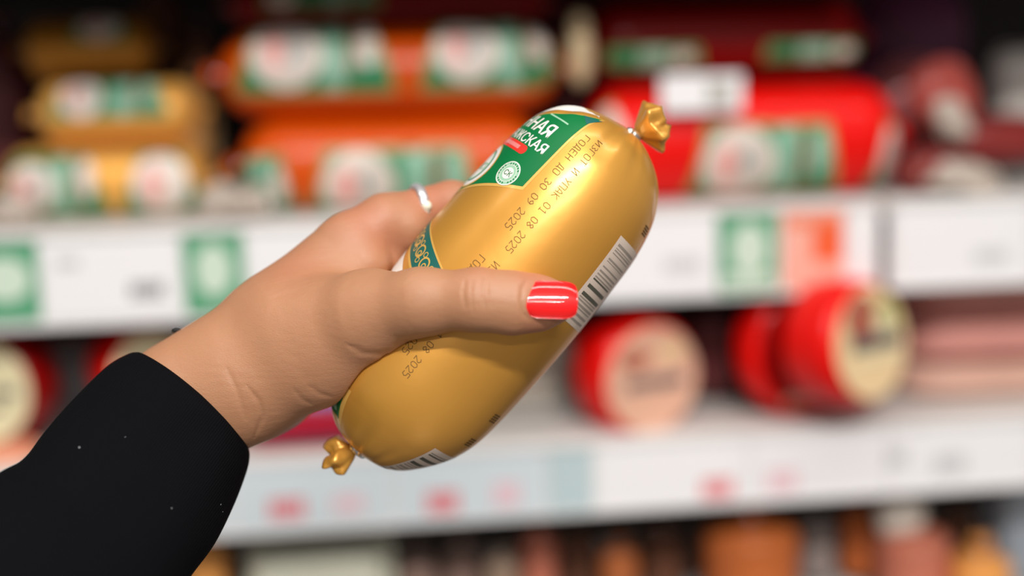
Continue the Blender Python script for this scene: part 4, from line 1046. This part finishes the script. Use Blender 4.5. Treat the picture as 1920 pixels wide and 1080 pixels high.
def srow(t, inset=0.0, nv=120, wrinkle=1.0):
    k = catm(keys, t); a = np.array(PZ(k[0], k[1], k[4])); b = np.array(PZ(k[2], k[3], k[4])); c = (a + b) / 2; hv = (b - a) / 2; hl = np.linalg.norm(hv); hn = hv / hl
    k2_ = catm(keys, max(t - 0.15, 0)); k3 = catm(keys, t + 0.15) if t + 0.15 < len(keys) - 1 else catm(keys, len(keys) - 1)
    zax = np.array([0, 0, 1.0]); fwd = np.cross(zax, hn); fwd /= np.linalg.norm(fwd)
    toward = np.array(PZ(600, 500, 0)) - c
    if fwd @ toward < 0: fwd = -fwd
    row = []
    bl = k[5] * K
    for j in range(nv):
        ph = 2 * PI * j / nv
        hw = hl - inset; hz = hl * 0.80 - inset
        e = 1.0
        cx_ = math.copysign(abs(math.cos(ph)) ** e, math.cos(ph)); sx_ = math.copysign(abs(math.sin(ph)) ** e, math.sin(ph))
        p = c - hn * hw * cx_ + zax * hz * sx_ + fwd * bl * math.sin(ph)
        if wrinkle and t > 1.2:
            q = Vector(p) * 26; n_ = noise.noise(Vector((q.x * .5 + q.y * .5, (q.x - q.y) * 1.6, q.z))) * 0.0022 * min(1, (t - 1.2)) * wrinkle * abs(math.sin(ph))
            p = p + zax * n_ * (1 if math.sin(ph) > 0 else -1)
        row.append(p)
    return row
rows_ = [srow(0.9, 0.0035, wrinkle=0), srow(0.45, 0.0028, wrinkle=0), srow(0.05, 0.0022, wrinkle=0), srow(0.0, 0.0012, wrinkle=0), srow(0.03, 0.0002, wrinkle=0)]
ts = np.linspace(0.12, len(keys) - 1.001, 70)
rows_ += [srow(t, 0.0) for t in ts]
rv_ = to_world(np.array(rows_).reshape(-1, 3))
def sleeve_mat():
    m = bpy.data.materials.new('black_knit'); m.use_nodes = True; nt = m.node_tree; b = nt.nodes['Principled BSDF']; L = nt.links
    tc = nt.nodes.new('ShaderNodeTexCoord')
    mp = nt.nodes.new('ShaderNodeMapping'); mp.inputs['Rotation'].default_value = (0, D(-42), 0); L.new(tc.outputs['Object'], mp.inputs['Vector'])
    wv = nt.nodes.new('ShaderNodeTexWave'); wv.bands_direction = 'X'; wv.inputs['Scale'].default_value = 330; wv.inputs['Distortion'].default_value = 1.2; wv.inputs['Detail'].default_value = 2; wv.inputs['Detail Scale'].default_value = 6
    L.new(mp.outputs[0], wv.inputs['Vector'])
    vo = nt.nodes.new('ShaderNodeTexVoronoi'); vo.inputs['Scale'].default_value = 190; L.new(tc.outputs['Object'], vo.inputs['Vector'])
    lt = nt.nodes.new('ShaderNodeMath'); lt.operation = 'LESS_THAN'; lt.inputs[1].default_value = 0.055; L.new(vo.outputs['Distance'], lt.inputs[0])
    n_ = nt.nodes.new('ShaderNodeTexNoise'); n_.inputs['Scale'].default_value = 40; L.new(tc.outputs['Object'], n_.inputs['Vector'])
    g = nt.nodes.new('ShaderNodeMath'); g.operation = 'GREATER_THAN'; g.inputs[1].default_value = 0.53; L.new(n_.outputs[0], g.inputs[0])
    mu = nt.nodes.new('ShaderNodeMath'); mu.operation = 'MULTIPLY'; L.new(lt.outputs[0], mu.inputs[0]); L.new(g.outputs[0], mu.inputs[1])
    mx = nt.nodes.new('ShaderNodeMix'); mx.data_type = 'RGBA'; mx.inputs[6].default_value = lin((11, 11, 14)); mx.inputs[7].default_value = lin((170, 170, 175)); L.new(mu.outputs[0], mx.inputs[0])
    L.new(mx.outputs[2], b.inputs['Base Color']); b.inputs['Roughness'].default_value = 0.9; b.inputs['Specular IOR Level'].default_value = 0.05
    b.inputs['Sheen Weight'].default_value = 0.0
    bp = nt.nodes.new('ShaderNodeBump'); bp.inputs['Strength'].default_value = 0.25; bp.inputs['Distance'].default_value = 0.0006; L.new(wv.outputs[0], bp.inputs['Height']); L.new(bp.outputs[0], b.inputs['Normal'])
    return m
sl_f = grid_faces(len(rows_), 120, True)
me_v = [tuple(Vector(v) - pbase) for v in rv_]
nlast = (len(rows_) - 1) * 120
mesh_obj('sleeve', me_v, sl_f + [tuple(range(nlast, nlast + 120))], sleeve_mat(), person, label='black knitted sleeve with tiny specks of lint')
# black hair tie just showing past the wrist
m_tie = mat('black_elastic', (20, 20, 22), 0.7)
ball('bracelet_knot', PW(331, 619, 2) - pbase, 0.0009, m_tie, person, (2.2, 1, 1.4))
